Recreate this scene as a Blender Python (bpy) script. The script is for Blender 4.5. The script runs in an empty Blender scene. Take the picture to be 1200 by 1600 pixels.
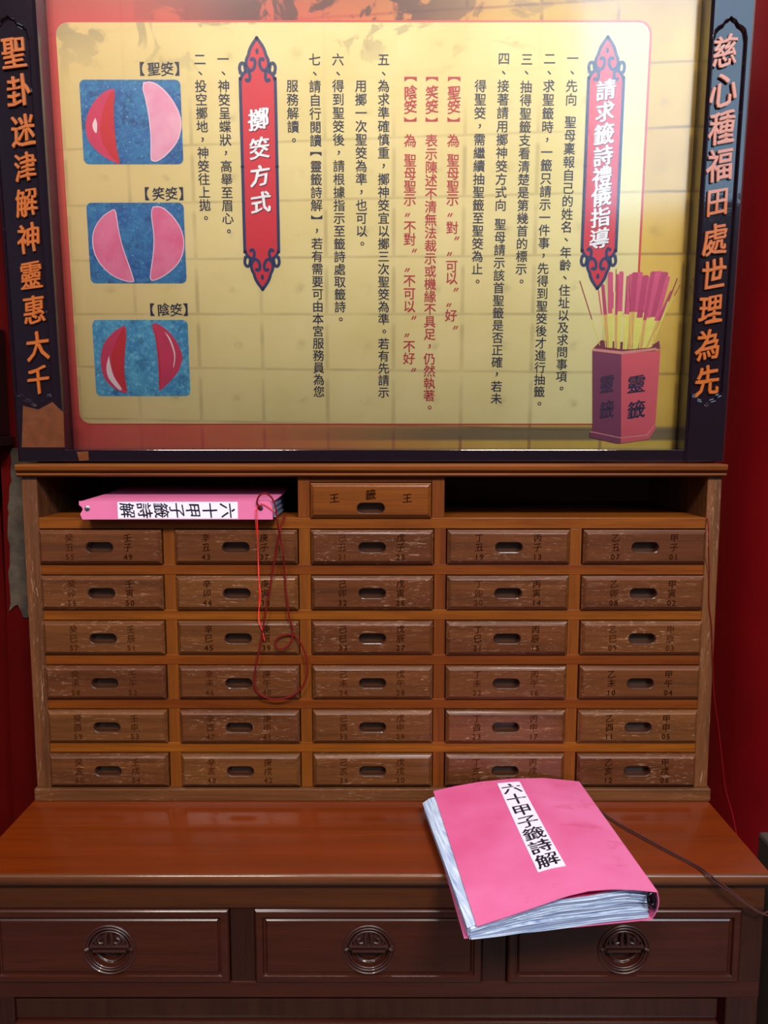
import bpy, bmesh, math, random
from mathutils import Vector, Matrix
from mathutils.geometry import tessellate_polygon

SC = bpy.context.scene
COL = SC.collection
R = math.radians

# ------------------------------------------------------------------ camera, world, lights, exposure
F_PX, PITCH, EYE_Z, EYE_Y = 1202.0, R(6.3), 1.36, -1.195
cd = bpy.data.cameras.new('camera'); cd.sensor_fit = 'VERTICAL'; cd.sensor_height = 32.0
cd.lens = 32.0*F_PX/1600.0; cd.clip_start = 0.02
cam = bpy.data.objects.new('camera', cd); COL.objects.link(cam)
cam.location = (0, EYE_Y, EYE_Z); cam.rotation_euler = (R(90)-PITCH, 0, 0)
SC.camera = cam

SC.view_settings.view_transform = 'Standard'
SC.view_settings.look = 'None'
SC.view_settings.gamma = 1.0
SC.view_settings.use_curve_mapping = False
SC.view_settings.exposure = 0.12

wd = bpy.data.worlds.new('hall_air'); SC.world = wd; wd.use_nodes = True
wd.node_tree.nodes['Background'].inputs[0].default_value = (0.90, 0.74, 0.72, 1)
wd.node_tree.nodes['Background'].inputs[1].default_value = 0.085

def area(name, loc, aim, sx, sy, power, col):
    l = bpy.data.lights.new(name, 'AREA'); l.shape = 'RECTANGLE'; l.size = sx; l.size_y = sy
    l.energy = power; l.color = col
    o = bpy.data.objects.new(name, l); COL.objects.link(o); o.location = loc
    d = Vector(aim)-Vector(loc); o.rotation_euler = d.to_track_quat('-Z', 'Y').to_euler()
    return o
# daylight from the tall doorway high behind the camera, the hall lamp above the visitor, tubes on the ceiling, plus two added fills from the left
area('doorway_daylight', (2.25, -3.2, 3.0), (0.3, 0, 1.5), 2.4, 1.4, 52, (0.46, 0.72, 1.0))
area('hall_lamp_and_fill', (1.0, -3.2, 3.9), (0.0, 0, 1.3), 0.9, 0.6, 165, (1.0, 0.95, 0.88))
area('hall_lamp_and_fill', (-1.1, -3.2, 3.9), (-0.2, 0, 1.3), 0.9, 0.6, 88, (1.0, 0.93, 0.84))  # added left fill, evens the light across the sign
area('ceiling_tube', (0.15, -0.50, 2.95), (0.0, -0.2, 0.9), 1.6, 0.10, 13, (0.94, 0.95, 1.0))
area('cool_side_fill', (-2.3, -2.7, 2.1), (-0.3, 0, 1.3), 0.5, 1.5, 7, (0.55, 0.68, 1.0))  # added cool fill from the left, puts blue edges on the left post

# ------------------------------------------------------------------ a pixel of the photograph turned into a point on a real plane
def _ray(px, py):
    u = (px-600)/F_PX; v = -(py-800)/F_PX
    return Vector((u, math.cos(PITCH)+v*math.sin(PITCH), -math.sin(PITCH)+v*math.cos(PITCH)))
def at_y(px, py, Y):
    d = _ray(px, py); t = (Y-EYE_Y)/d.y
    return Vector((0, EYE_Y, EYE_Z))+t*d
def at_z(px, py, Z):
    d = _ray(px, py); t = (Z-EYE_Z)/d.z
    return Vector((0, EYE_Y, EYE_Z))+t*d

# ------------------------------------------------------------------ materials
def srgb(r, g, b):
    def f(c):
        c /= 255.0
        return c/12.92 if c <= 0.04045 else ((c+0.055)/1.055)**2.4
    return (f(r), f(g), f(b), 1.0)

class NT:
    def __init__(s, name):
        s.m = bpy.data.materials.new(name); s.m.use_nodes = True
        s.t = s.m.node_tree; s.b = s.t.nodes['Principled BSDF']
    def n(s, typ, **kw):
        nd = s.t.nodes.new(typ)
        for k, v in kw.items():
            if k in nd.inputs.keys() if isinstance(k, str) else False: nd.inputs[k].default_value = v
            else: setattr(nd, k, v)
        return nd
    def l(s, a, b): s.t.links.new(a, b)
    def math(s, op, a, b=None, c=None, clamp=False):
        nd = s.t.nodes.new('ShaderNodeMath'); nd.operation = op; nd.use_clamp = clamp
        for i, x in enumerate((a, b, c)):
            if x is None: continue
            if isinstance(x, (int, float)): nd.inputs[i].default_value = x
            else: s.l(x, nd.inputs[i])
        return nd.outputs[0]
    def mix(s, f, a, b, blend='MIX'):
        nd = s.t.nodes.new('ShaderNodeMix'); nd.data_type = 'RGBA'; nd.blend_type = blend
        for i, x in ((0, f), (6, a), (7, b)):
            if isinstance(x, (int, float)): nd.inputs[i].default_value = x
            elif isinstance(x, tuple): nd.inputs[i].default_value = x
            else: s.l(x, nd.inputs[i])
        return nd.outputs[2]
    def obj(s):
        return s.n('ShaderNodeTexCoord').outputs['Object']
    def noise(s, vec, scale, detail=4, rough=0.55, dist=0.0):
        nd = s.t.nodes.new('ShaderNodeTexNoise'); nd.inputs['Scale'].default_value = scale
        nd.inputs['Detail'].default_value = detail; nd.inputs['Roughness'].default_value = rough
        nd.inputs['Distortion'].default_value = dist
        if vec is not None: s.l(vec, nd.inputs['Vector'])
        return nd.outputs['Fac']
    def mapr(s, v, a, b, c=0.0, d=1.0, smooth=False):
        nd = s.t.nodes.new('ShaderNodeMapRange'); nd.clamp = True
        if smooth: nd.interpolation_type = 'SMOOTHSTEP'
        s.l(v, nd.inputs[0])
        for i, x in enumerate((a, b, c, d)): nd.inputs[i+1].default_value = x
        return nd.outputs[0]
    def scaled(s, vec, sc, off=None):
        nd = s.t.nodes.new('ShaderNodeMapping'); nd.inputs['Scale'].default_value = sc
        s.l(vec, nd.inputs['Vector'])
        if off is not None: s.l(off, nd.inputs['Location'])
        return nd.outputs[0]
    def bump(s, h, strength=0.2, dist=0.001):
        nd = s.t.nodes.new('ShaderNodeBump'); nd.inputs['Strength'].default_value = strength
        nd.inputs['Distance'].default_value = dist; s.l(h, nd.inputs['Height'])
        s.l(nd.outputs[0], s.b.inputs['Normal'])
    def rough(s, r): s.b.inputs['Roughness'].default_value = r; return s
    def done(s, col=None):
        if col is not None:
            if isinstance(col, tuple): s.b.inputs['Base Color'].default_value = col
            else: s.l(col, s.b.inputs['Base Color'])
        return s.m

def plain(name, rgb, rough=0.5, metal=0.0, coat=0.0, var=0.12, nscale=60):
    s = NT(name); c = srgb(*rgb)
    d = tuple(x*(1-var) for x in c[:3])+(1,); e = tuple(min(1, x*(1+var)) for x in c[:3])+(1,)
    col = s.mix(s.noise(s.obj(), nscale, 3), d, e)
    s.b.inputs['Metallic'].default_value = metal; s.b.inputs['Coat Weight'].default_value = coat
    return s.rough(rough).done(col)

def wood(name, dark, light, axis, rough=0.4, wear=0.0, wearcol=(188, 150, 122), vary=True, fine=1.0, coat=0.0, bump=0.25, spec=0.3):
    """grain running along axis 'x' or 'z' (object space); wear = pale scratched fibres"""
    s = NT(name); o = s.obj()
    sc = (3.0, 60, 60) if axis == 'x' else (60, 60, 3.0)
    sc2 = (14.0, 420, 420) if axis == 'x' else (420, 420, 14.0)
    off = None
    oi = s.n('ShaderNodeObjectInfo').outputs['Random']
    if vary:
        cb = s.n('ShaderNodeCombineXYZ'); off = cb.outputs[0]
        for i in range(3): s.l(s.math('MULTIPLY', oi, 17.0+9*i), cb.inputs[i])
    g1 = s.noise(s.scaled(o, sc, off), 1.0*fine, 5, 0.6, 0.6)
    g2 = s.noise(s.scaled(o, sc2, off), 1.0*fine, 3, 0.6)
    g3 = s.noise(o, 3.5, 2)
    a = s.mapr(g1, 0.3, 0.72)
    col = s.mix(a, srgb(*dark), srgb(*light))
    col = s.mix(s.mapr(g2, 0.50, 0.78, 0, 0.5), col, tuple(x*0.45 for x in srgb(*dark)[:3])+(1,))
    col = s.mix(s.mapr(g3, 0.3, 0.7, 0.0, 0.25), col, tuple(x*0.8 for x in srgb(*dark)[:3])+(1,))
    if vary:
        k = s.mapr(oi, 0, 1, 0.82, 1.16)
        hs = s.n('ShaderNodeHueSaturation'); s.l(k, hs.inputs['Value']); s.l(col, hs.inputs['Color'])
        s.l(s.mapr(oi, 0, 1, 0.496, 0.506), hs.inputs['Hue']); col = hs.outputs[0]
    if wear > 0:
        w1 = s.noise(s.scaled(o, (55, 330, 330) if axis == 'x' else (330, 330, 30), off), 1.0, 3, 0.7, 1.2)
        w2 = s.noise(s.scaled(o, (9, 9, 9), off), 1.0, 3, 0.6)
        w = s.math('MULTIPLY', s.mapr(w1, 0.57, 0.70), s.mapr(w2, 0.40, 0.62))
        w = s.math('MULTIPLY', w, wear)
        col = s.mix(w, col, srgb(*wearcol))
    s.b.inputs['Coat Weight'].default_value = coat; s.b.inputs['Coat Roughness'].default_value = 0.12; s.b.inputs['Specular IOR Level'].default_value = spec
    s.bump(s.math('ADD', g2, g1), bump, 0.0006)
    return s.rough(rough).done(col)

M = {}
M['frame_x'] = wood('rail_wood', (94, 41, 7), (128, 66, 12), 'x', 0.5, 0.0, coat=0.05, spec=0.15)
M['frame_z'] = wood('stile_wood', (88, 40, 9), (120, 60, 14), 'z', 0.5, 0.03, coat=0.05, spec=0.15)
M['side_z'] = wood('side_panel_wood', (70, 37, 18), (106, 60, 32), 'z', 0.45, 0.5, coat=0.1)
M['drawer'] = wood('drawer_front_wood', (74, 38, 17), (104, 58, 27), 'x', 0.36, 0.5, coat=0.3)
M['king'] = wood('smooth_drawer_wood', (96, 48, 10), (126, 68, 18), 'x', 0.34, 0.0, coat=0.25)
M['top'] = wood('cabinet_top_wood', (92, 44, 10), (124, 66, 18), 'x', 0.5, 0.0, coat=0.0, spec=0.12)
M['base'] = wood('base_molding_wood', (84, 48, 20), (118, 72, 34), 'x', 0.45, 0.35, coat=0.1)
M['inside'] = wood('bare_interior_wood', (70, 46, 28), (104, 72, 44), 'x', 0.75, 0.0)
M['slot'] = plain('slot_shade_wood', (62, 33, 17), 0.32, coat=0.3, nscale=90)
M['desk_top'] = wood('lacquered_desk_top_wood', (88, 31, 3), (108, 40, 4), 'x', 0.32, 0.0, vary=False, fine=0.5, coat=0.4, bump=0.03)
M['desk_edge'] = wood('desk_edge_wood', (76, 38, 18), (100, 54, 26), 'x', 0.28, 0.0, vary=False, coat=0.7)
M['desk_front'] = wood('dark_desk_wood', (50, 18, 11), (64, 26, 15), 'x', 0.28, 0.0, coat=0.5, bump=0.04)
M['desk_apron'] = wood('desk_apron_wood', (60, 28, 12), (76, 38, 17), 'x', 0.3, 0.0, coat=0.5, bump=0.04)
M['desk_stile'] = wood('desk_stile_wood', (36, 14, 9), (50, 21, 13), 'z', 0.3, 0.0, coat=0.4, bump=0.04)
M['carved'] = plain('carved_ink', (40, 17, 7), 0.7)
M['carved_faint'] = plain('worn_carved_ink', (58, 28, 13), 0.7)
M['handle'] = plain('lacquered_handle', (50, 22, 16), 0.4, metal=0.0, coat=0.25)
M['handle_dark'] = plain('handle_recess', (40, 20, 18), 0.35, coat=0.3)
s = NT('black_plum_lacquer'); o = s.obj()
s.b.inputs['Coat Weight'].default_value = 1.0; s.b.inputs['Coat Roughness'].default_value = 0.06
s.bump(s.math('ADD', s.noise(o, 26, 4), s.math('MULTIPLY', s.noise(o, 9, 2), 1.5)), 0.16, 0.0022)
nd = s.b.inputs['Normal'].links[0].from_socket; s.l(nd, s.b.inputs['Coat Normal'])
s.b.inputs['Specular IOR Level'].default_value = 0.1
M['lacquer'] = s.rough(0.25).done(srgb(20, 10, 20))
M['lacquer_carve'] = plain('carved_plum_lacquer', (38, 26, 44), 0.24, coat=1.0, nscale=20)
M['worn'] = plain('worn_lacquer_showing_wood', (92, 44, 12), 0.4, var=0.6, nscale=70)
M['gilt'] = plain('orange_gilt', (164, 80, 10), 0.34, metal=0.0, coat=0.7, nscale=120)
M['gilt_edge'] = plain('gilt_shoulder', (58, 26, 18), 0.2, coat=1.0, nscale=120)
M['pink'] = None
M['label'] = plain('white_paper_label', (226, 216, 230), 0.5, var=0.03)
M['ink'] = plain('black_brush_ink', (24, 18, 40), 0.5)
M['cord'] = plain('brown_cord', (98, 14, 14), 0.8, var=0.3, nscale=900)
M['cord'].node_tree.nodes['Principled BSDF'].inputs['Specular IOR Level'].default_value = 0.1
M['red_thread'] = plain('red_thread', (236, 48, 36), 0.55, var=0.2, nscale=900)
M['dark_thread'] = plain('dull_red_thread', (96, 10, 14), 0.8)
M['dark_thread'].node_tree.nodes['Principled BSDF'].inputs['Specular IOR Level'].default_value = 0.05
M['cord_dark'] = plain('dark_brown_cord', (58, 14, 10), 0.8, var=0.3, nscale=900)
M['rivet'] = plain('steel_rivet', (200, 200, 210), 0.25, metal=1.0)
M['navy'] = plain('navy_print', (28, 44, 92), 0.4, var=0.05)
M['text'] = plain('dark_blue_print', (14, 20, 56), 0.45, var=0.05)
M['redtext'] = plain('crimson_print', (176, 34, 48), 0.45, var=0.05)
M['banner'] = plain('banner_red_print', (206, 40, 56), 0.4, var=0.06, nscale=8)
M['white'] = plain('white_print', (240, 242, 246), 0.4, var=0.03)
M['shade_print'] = plain('print_shadow', (120, 26, 42), 0.4)
M['outline_red'] = plain('border_red_print', (196, 58, 54), 0.4, var=0.05)
for k_ in ('carved', 'carved_faint'): M[k_].node_tree.nodes['Principled BSDF'].inputs['Specular IOR Level'].default_value = 0.0
M['floor'] = plain('floor_tile', (70, 50, 44), 0.4)
M['stone'] = plain('grey_stone', (58, 50, 44), 0.7, var=0.3, nscale=25)
M['dark_box'] = plain('black_painted_wood', (22, 14, 16), 0.3, coat=0.5)

# pink plastic with smudges
s = NT('pink_binder_plastic'); o = s.obj()
c = s.mix(s.mapr(s.noise(o, 7, 3), 0.4, 0.7), srgb(214, 106, 154), srgb(202, 82, 130))
c = s.mix(s.mapr(s.noise(s.scaled(o, (6, 10, 10)), 2.3, 5, 0.7), 0.60, 0.72, 0, 0.55), c, srgb(186, 66, 96))
s.bump(s.noise(o, 260, 2), 0.05, 0.0004)
s.b.inputs['Coat Weight'].default_value = 0.15
M['pink'] = s.rough(0.42).done(c)
M['pink_pale'] = plain('faded_pink_plastic', (206, 104, 146), 0.4, var=0.12, nscale=18)
M['pink_dark'] = plain('pink_inner_cover', (206, 40, 84), 0.5, var=0.1)
# clear sleeves
s = NT('clear_page_sleeve'); o = s.obj()
w = s.noise(s.scaled(o, (18, 18, 900)), 1.0, 3)
c = s.mix(s.mapr(w, 0.35, 0.65), srgb(140, 160, 196), srgb(212, 224, 242))
s.b.inputs['Coat Weight'].default_value = 0.6
s.bump(s.noise(o, 90, 3), 0.4, 0.001)
M['page'] = s.rough(0.28).done(c)
M['page_grey'] = plain('sleeve_shadow_edge', (132, 140, 170), 0.35, coat=0.5)

# red paint
def redpaint(name, rgb, rough, coat):
    s = NT(name); o = s.obj()
    c = s.mix(s.mapr(s.noise(o, 5, 4), 0.35, 0.7), srgb(*rgb), tuple(x*0.72 for x in srgb(*rgb)[:3])+(1,))
    s.b.inputs['Coat Weight'].default_value = coat; s.b.inputs['Coat Roughness'].default_value = 0.25
    s.bump(s.noise(o, 30, 4), 0.08, 0.002)
    return s.rough(rough).done(c)
M['red'] = redpaint('red_wall_paint', (150, 10, 12), 0.5, 0.1)
M['red_gloss'] = redpaint('glossy_red_column_paint', (124, 3, 12), 0.40, 0.6)
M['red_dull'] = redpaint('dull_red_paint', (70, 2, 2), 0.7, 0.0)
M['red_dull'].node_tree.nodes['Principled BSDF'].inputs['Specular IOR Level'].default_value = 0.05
s = NT('bare_cement'); o = s.obj()
c = s.mix(s.mapr(s.noise(o, 22, 6, 0.7), 0.35, 0.68), srgb(32, 24, 18), srgb(74, 60, 44))
s.bump(s.noise(o, 60, 5), 0.5, 0.003)
M['cement'] = s.rough(0.85).done(c)

# glass: thin pane, Fresnel mirror over clear
s = NT('clear_glass')
fr = s.n('ShaderNodeFresnel'); fr.inputs[0].default_value = 1.5
tr = s.n('ShaderNodeBsdfTransparent'); gl = s.n('ShaderNodeBsdfGlossy'); gl.inputs['Roughness'].default_value = 0.11
mx = s.n('ShaderNodeMixShader'); s.l(fr.outputs[0], mx.inputs[0]); s.l(tr.outputs[0], mx.inputs[1]); s.l(gl.outputs[0], mx.inputs[2])
s.l(mx.outputs[0], s.t.nodes['Material Output'].inputs['Surface'])
M['glass'] = s.m

# ------------------------------------------------------------------ mesh helpers
class MB:
    """collects shapes, then links them as ONE mesh object"""
    def __init__(s): s.v = []; s.f = []; s.mi = []
    def add(s, vs, fs, mi=0):
        k = len(s.v); s.v += [tuple(v) for v in vs]; s.f += [tuple(k+i for i in f) for f in fs]; s.mi += [mi]*len(fs)
        return s
    def box(s, x0, x1, y0, y1, z0, z1, b=0.0, mi=0):
        bm = bmesh.new(); bmesh.ops.create_cube(bm, size=1)
        for v in bm.verts:
            v.co = ((x0+x1)/2+v.co.x*(x1-x0), (y0+y1)/2+v.co.y*(y1-y0), (z0+z1)/2+v.co.z*(z1-z0))
        if b > 0: bmesh.ops.bevel(bm, geom=bm.edges[:], offset=b, segments=2, profile=0.5, affect='EDGES')
        return s.bm(bm, mi)
    def bm(s, bm, mi=0):
        bm.verts.ensure_lookup_table(); bm.verts.index_update()
        s.add([v.co[:] for v in bm.verts], [[v.index for v in f.verts] for f in bm.faces], mi); bm.free(); return s
    def prism(s, pts, y0, y1, mi=0):
        """outline pts (x, z) given thickness from y0 (front) to y1 (back)"""
        n = len(pts)
        area2 = sum(pts[i][0]*pts[(i+1) % n][1]-pts[(i+1) % n][0]*pts[i][1] for i in range(n))
        if area2 < 0: pts = pts[::-1]
        vs = [(x, y0, z) for x, z in pts]+[(x, y1, z) for x, z in pts]
        tris = tessellate_polygon([[Vector((x, z, 0)) for x, z in pts]])
        fs = []
        for t in tris:
            a, b_, c_ = t
            cr = (pts[b_][0]-pts[a][0])*(pts[c_][1]-pts[a][1])-(pts[b_][1]-pts[a][1])*(pts[c_][0]-pts[a][0])
            if cr < 0: t = (c_, b_, a)
            fs.append(tuple(t)); fs.append(tuple(n+i for i in t[::-1]))
        for i in range(n):
            j = (i+1) % n; fs.append((i, n+i, n+j, j))
        return s.add(vs, fs, mi)
    def holed(s, outer, hole, y):
        """flat face with a hole at depth y"""
        al = list(outer)+list(hole)
        tris = tessellate_polygon([[Vector((x, z, 0)) for x, z in outer], [Vector((x, z, 0)) for x, z in hole]])
        fs = []
        for a, b_, c_ in tris:
            cr = (al[b_][0]-al[a][0])*(al[c_][1]-al[a][1])-(al[b_][1]-al[a][1])*(al[c_][0]-al[a][0])
            if abs(cr) < 1e-12: continue
            fs.append((a, b_, c_) if cr > 0 else (c_, b_, a))
        return s.add([(x, y, z) for x, z in al], fs)
    def loft(s, loops, close_first=False, close_last=True, mi=0):
        """loops: list of closed loops of 3d points, same count"""
        n = len(loops[0]); vs = [p for lp in loops for p in lp]; fs = []
        for k in range(len(loops)-1):
            for i in range(n):
                j = (i+1) % n; fs.append((k*n+i, k*n+j, (k+1)*n+j, (k+1)*n+i))
        if close_last: fs.append(tuple((len(loops)-1)*n+i for i in range(n)))
        if close_first: fs.append(tuple(range(n))[::-1])
        return s.add(vs, fs, mi)
    def tube(s, pts, r, sides=6, sub=4, mi=0):
        P = catmull(pts, sub) if sub > 1 else [Vector(p) for p in pts]
        rings = []; up = Vector((0.13, -0.9, 0.4)).normalized()
        for i, p in enumerate(P):
            t = (P[min(i+1, len(P)-1)]-P[max(i-1, 0)]).normalized()
            a = t.cross(up)
            if a.length < 0.05: a = t.cross(Vector((1, 0, 0)))
            a.normalize(); b_ = t.cross(a)
            rings.append([p+r*(math.cos(2*math.pi*k/sides)*a+math.sin(2*math.pi*k/sides)*b_) for k in range(sides)])
        return s.loft(rings, True, True, mi)
    def build(s, name, mat, parent=None, smooth=False, mats=None):
        me = bpy.data.meshes.new(name); me.from_pydata(s.v, [], s.f); me.validate()
        for m_ in (mats or [mat]): me.materials.append(m_)
        if mats: me.polygons.foreach_set('material_index', s.mi[:len(me.polygons)])
        if smooth:
            me.polygons.foreach_set('use_smooth', [True]*len(me.polygons))
            me.set_sharp_from_angle(angle=R(40))
        me.update()
        o = bpy.data.objects.new(name, me); COL.objects.link(o)
        if parent: o.parent = parent
        return o

def catmull(pts, sub):
    P = [Vector(p) for p in pts]; out = []
    for i in range(len(P)-1):
        a, b, c, d = P[max(i-1, 0)], P[i], P[i+1], P[min(i+2, len(P)-1)]
        for k in range(sub):
            t = k/sub
            out.append(0.5*((2*b)+(c-a)*t+(2*a-5*b+4*c-d)*t*t+(3*b-a-3*c+d)*t**3))
    out.append(P[-1]); return out

def thing(name, loc, label, cat, group=None, rot=(0, 0, 0)):
    o = bpy.data.objects.new(name, None); COL.objects.link(o); o.location = loc; o.rotation_euler = rot
    o['label'] = label; o['category'] = cat
    if group: o['group'] = group
    o.empty_display_size = 0.05
    return o
def tag(o, label, cat=None, group=None, kind=None):
    if label: o['label'] = label
    if cat: o['category'] = cat
    if group: o['group'] = group
    if kind: o['kind'] = kind
    return o

# ------------------------------------------------------------------ lettering
_cu = bpy.data.curves.new('glyph', 'FONT'); _cu.resolution_u = 2
_go = bpy.data.objects.new('glyph', _cu); COL.objects.link(_go)
_cache = {}
def glyph(ch, bold=0.0, depth=0.0, bev=0.0, vertical=False):
    """verts (x right, y up, z towards the reader), centred, one em = 1"""
    key = (ch, depth, vertical)
    if key in _cache: return _cache[key]
    if ch in '“”':
        vs = []; fs = []
        for k in (-1, 1):
            x = k*0.10; q = [(x-0.13, 0.12), (x-0.05, 0.15), (x+0.09, -0.12), (x+0.03, -0.15)]
            q = [(-a*1.0, b) for a, b in q][::-1]
            fs.append(tuple(len(vs)+i for i in range(4))[::-1]); vs += [(a-(0.1 if ch == '“' else -0.1)*0, b, 0) for a, b in q]
        _cache[key] = (vs, fs); return _cache[key]
    _cu.body = ch; _cu.extrude = depth
    dg = bpy.context.evaluated_depsgraph_get(); dg.update()
    m = _go.evaluated_get(dg).to_mesh()
    vs = [v.co.copy() for v in m.vertices]; fs = [tuple(p.vertices) for p in m.polygons]
    _go.evaluated_get(dg).to_mesh_clear()
    xs = [v.x for v in vs]; ys = [v.y for v in vs]
    if ch in '，。、' or ord(ch) < 256 or ch in '【】':
        cx, cy = (min(xs)+max(xs))/2, (min(ys)+max(ys))/2
    else: cx, cy = 0.5, 0.38
    vs = [(v.x-cx, v.y-cy, v.z) for v in vs]
    if ch in '【】' and vertical: vs = [(y, -x, z) for x, y, z in vs]
    _cache[key] = (vs, fs); return _cache[key]

def nib(bold, brush):
    """stroke weight: the outline repeated under a small pen tip; brush = broad slanted tip"""
    if bold <= 0: return [(0, 0)]
    if brush: return [(-bold, -bold*0.35), (-bold*.33, -bold*.55), (-bold*.33, bold*.3), (bold*.33, -bold*.3), (bold*.33, bold*.55), (bold, bold*0.35)]
    return [(-bold, -bold), (bold, -bold), (-bold, bold), (bold, bold)]
def put(mb, ch, x, z, size, y=0.0, bold=0.008, slant=0.0, wx=1.0, depth=0.0, vertical=False, rot=0.0, mi=0):
    vs, fs = glyph(ch, 0, depth, 0, vertical)
    c, s_ = math.cos(rot), math.sin(rot)
    for i, (dx, dz) in enumerate(nib(bold, slant != 0)):
        out = []
        for a, b, d in vs:
            b2 = b+slant*a+(0.03*math.sin(a*7.0) if slant else 0)+dz; a2 = (a+(0.018*math.sin(b*9.0) if slant else 0)+dx)*wx
            out.append((x+size*(a2*c-b2*s_), y-size*d-i*2e-6, z+size*(a2*s_+b2*c)))
        mb.add(out, fs, mi)
def raised(mb, ch, x, z, size, y, slant=0.10):
    """carved character standing proud with rounded shoulders: three shrinking layers"""
    for bold, d0, d1, mi in ((0.034, 0.0, 0.050, 1), (0.020, 0.050, 0.085, 0), (0.009, 0.085, 0.100, 0)):
        vs, fs = glyph(ch, 0, (d1-d0)/2)
        for i in range(8):
            a0 = math.pi*i/4; dx, dz = bold*1.15*math.cos(a0), bold*0.80*math.sin(a0)+bold*.3*math.cos(a0)
            mb.add([(x+size*0.88*(a+0.018*math.sin(b*9)+dx), y-size*((d0+d1)/2+d)-i*3e-6, z+size*1.10*(b+slant*a+0.03*math.sin(a*7)+dz)) for a, b, d in vs], fs, mi)

# ------------------------------------------------------------------ the setting
DZ = EYE_Z
tag(MB().box(-2.2, 2.4, 0.40, 0.50, 0, 3.2).build('wall_back', M['red']), None, kind='structure')
tag(MB().box(-2.2, 2.4, -4.5, 0.5, -0.1, 0).build('floor', M['floor']), None, kind='structure')

# the red pier close behind the cabinet's left side, its paint peeled off higher up
def zx(px, py, Y): p = at_y(px, py, Y); return (p.x, p.z)
pier = MB()
pier.prism([(-0.668, 0.0), (-0.545, 0.0), (-0.545, 3.1), (-0.645, 3.1), (-0.645, 1.25)], 0.10, 0.38)
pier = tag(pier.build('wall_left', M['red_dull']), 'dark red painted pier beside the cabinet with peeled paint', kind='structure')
rnd = random.Random(4)
pts = []
for k in range(26):
    px = 12 + (k/25)*3 + rnd.uniform(-2.2, 2.2) + (6 if k < 6 else 0); pts.append(zx(px, 700+k*10.2, 0.097))
for px, py in [(17, 953), (22, 947), (28, 945), (33, 955), (36, 964), (42, 966), (47, 962), (58, 960), (60, 850), (60, 700)]:
    pts.append(zx(px, py, 0.097))
MB().prism(pts, 0.097, 0.101).build('peeled_patch', M['cement'], pier)
# lighter red strip lower on the pier: the folded edge of the paint coat
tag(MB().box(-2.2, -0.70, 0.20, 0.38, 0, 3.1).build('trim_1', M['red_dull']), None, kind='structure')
# black lacquered box at far left
bx = thing('lacquer_box', (-0.665, 0.0, 0), 'black lacquered box at the far left edge beside the sign', 'box')
b_ = MB().box(-0.16, 0.075, 0.055, 0.0999, 1.345, 1.52, 0.003).build('case', M['dark_box'], bx)
MB().box(-0.17, 0.082, 0.048, 0.0999, 1.330, 1.345, 0.002).build('lower_lip', M['dark_box'], bx)
bx.location.x = -0.70

# round red column at the right on its stone base
colm = MB(); N = 64; cx, cy, rr = 0.965, 0.33, 0.30
colm.loft([[(cx+rr*math.cos(2*math.pi*k/N), cy+rr*math.sin(2*math.pi*k/N), z) for k in range(N)] for z in (0.50, 3.2)], True, True)
colm = tag(colm.build('wall_right', M['red_gloss'], smooth=True), 'glossy round red column at the right of the cabinet', kind='structure')
bs = MB(); prof = [(0.335, 0.0), (0.335, 0.42), (0.345, 0.46), (0.335, 0.49), (0.31, 0.505), (0.30, 0.51)]
bs.loft([[(cx+r_*math.cos(2*math.pi*k/N), cy+r_*math.sin(2*math.pi*k/N), z) for k in range(N)] for r_, z in prof], True, True)
bs.build('column_base', M['stone'], colm, smooth=True)
led = tag(MB().box(0.622, 0.80, -0.14, 0.02, 0.0, 0.692, 0.006).build('stone_ledge', M['stone']), 'dark grey stone ledge at the right edge beside the desk', 'ledge')

# ------------------------------------------------------------------ fortune-slip cabinet
CX0, CX1 = -0.5643, 0.5258
TOPZ = DZ-0.057; LIPZ = DZ-0.0765; SHZ = DZ-0.141
ROW0 = DZ-0.1587; PITCHZ = 0.07292; DH = 0.0562; DW = 0.1942; GX = 0.0188; DX0 = -0.5414
BASEZ = DZ-0.604; MOLDZ = DZ-0.5824
BACK = 0.27
cab = thing('drawer_cabinet', ((CX0+CX1)/2, 0.13, BASEZ), 'brown wooden cabinet with rows of small numbered drawers standing on the desk', 'cabinet')
cab_off = Vector(cab.location)
def cpart(mb, name, mat, smooth=False, parent=None):
    o = mb.build(name, mat, parent or cab, smooth)
    if parent is None: o.location = -cab_off
    return o
# top with a moulded lip: profile lofted along x
prof = [(0.28, LIPZ), (-0.006, LIPZ), (-0.0075, LIPZ+0.001), (-0.0095, LIPZ+0.003), (-0.0085, LIPZ+0.0055), (-0.0055, LIPZ+0.0065),
        (-0.010, LIPZ+0.0085), (-0.0125, LIPZ+0.011), (-0.0130, TOPZ-0.003), (-0.011, TOPZ), (0.28, TOPZ)]
cpart(MB().loft([[(x, y, z) for y, z in prof][::-1] for x in (-0.5675, 0.5285)], True, True), 'top_board', M['top'])
cpart(MB().box(CX0, CX0+0.024, 0.0, BACK+0.01, MOLDZ, LIPZ, 0.0012), 'side_panel', M['side_z'])
cpart(MB().box(CX1-0.022, CX1, 0.0, BACK+0.01, MOLDZ, LIPZ, 0.0012), 'side_panel', M['side_z'])
cpart(MB().box(CX0+0.024, CX1-0.022, BACK, BACK+0.01, MOLDZ, LIPZ), 'back_panel', M['inside'])
IX0, IX1 = CX0+0.024, CX1-0.022
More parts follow.
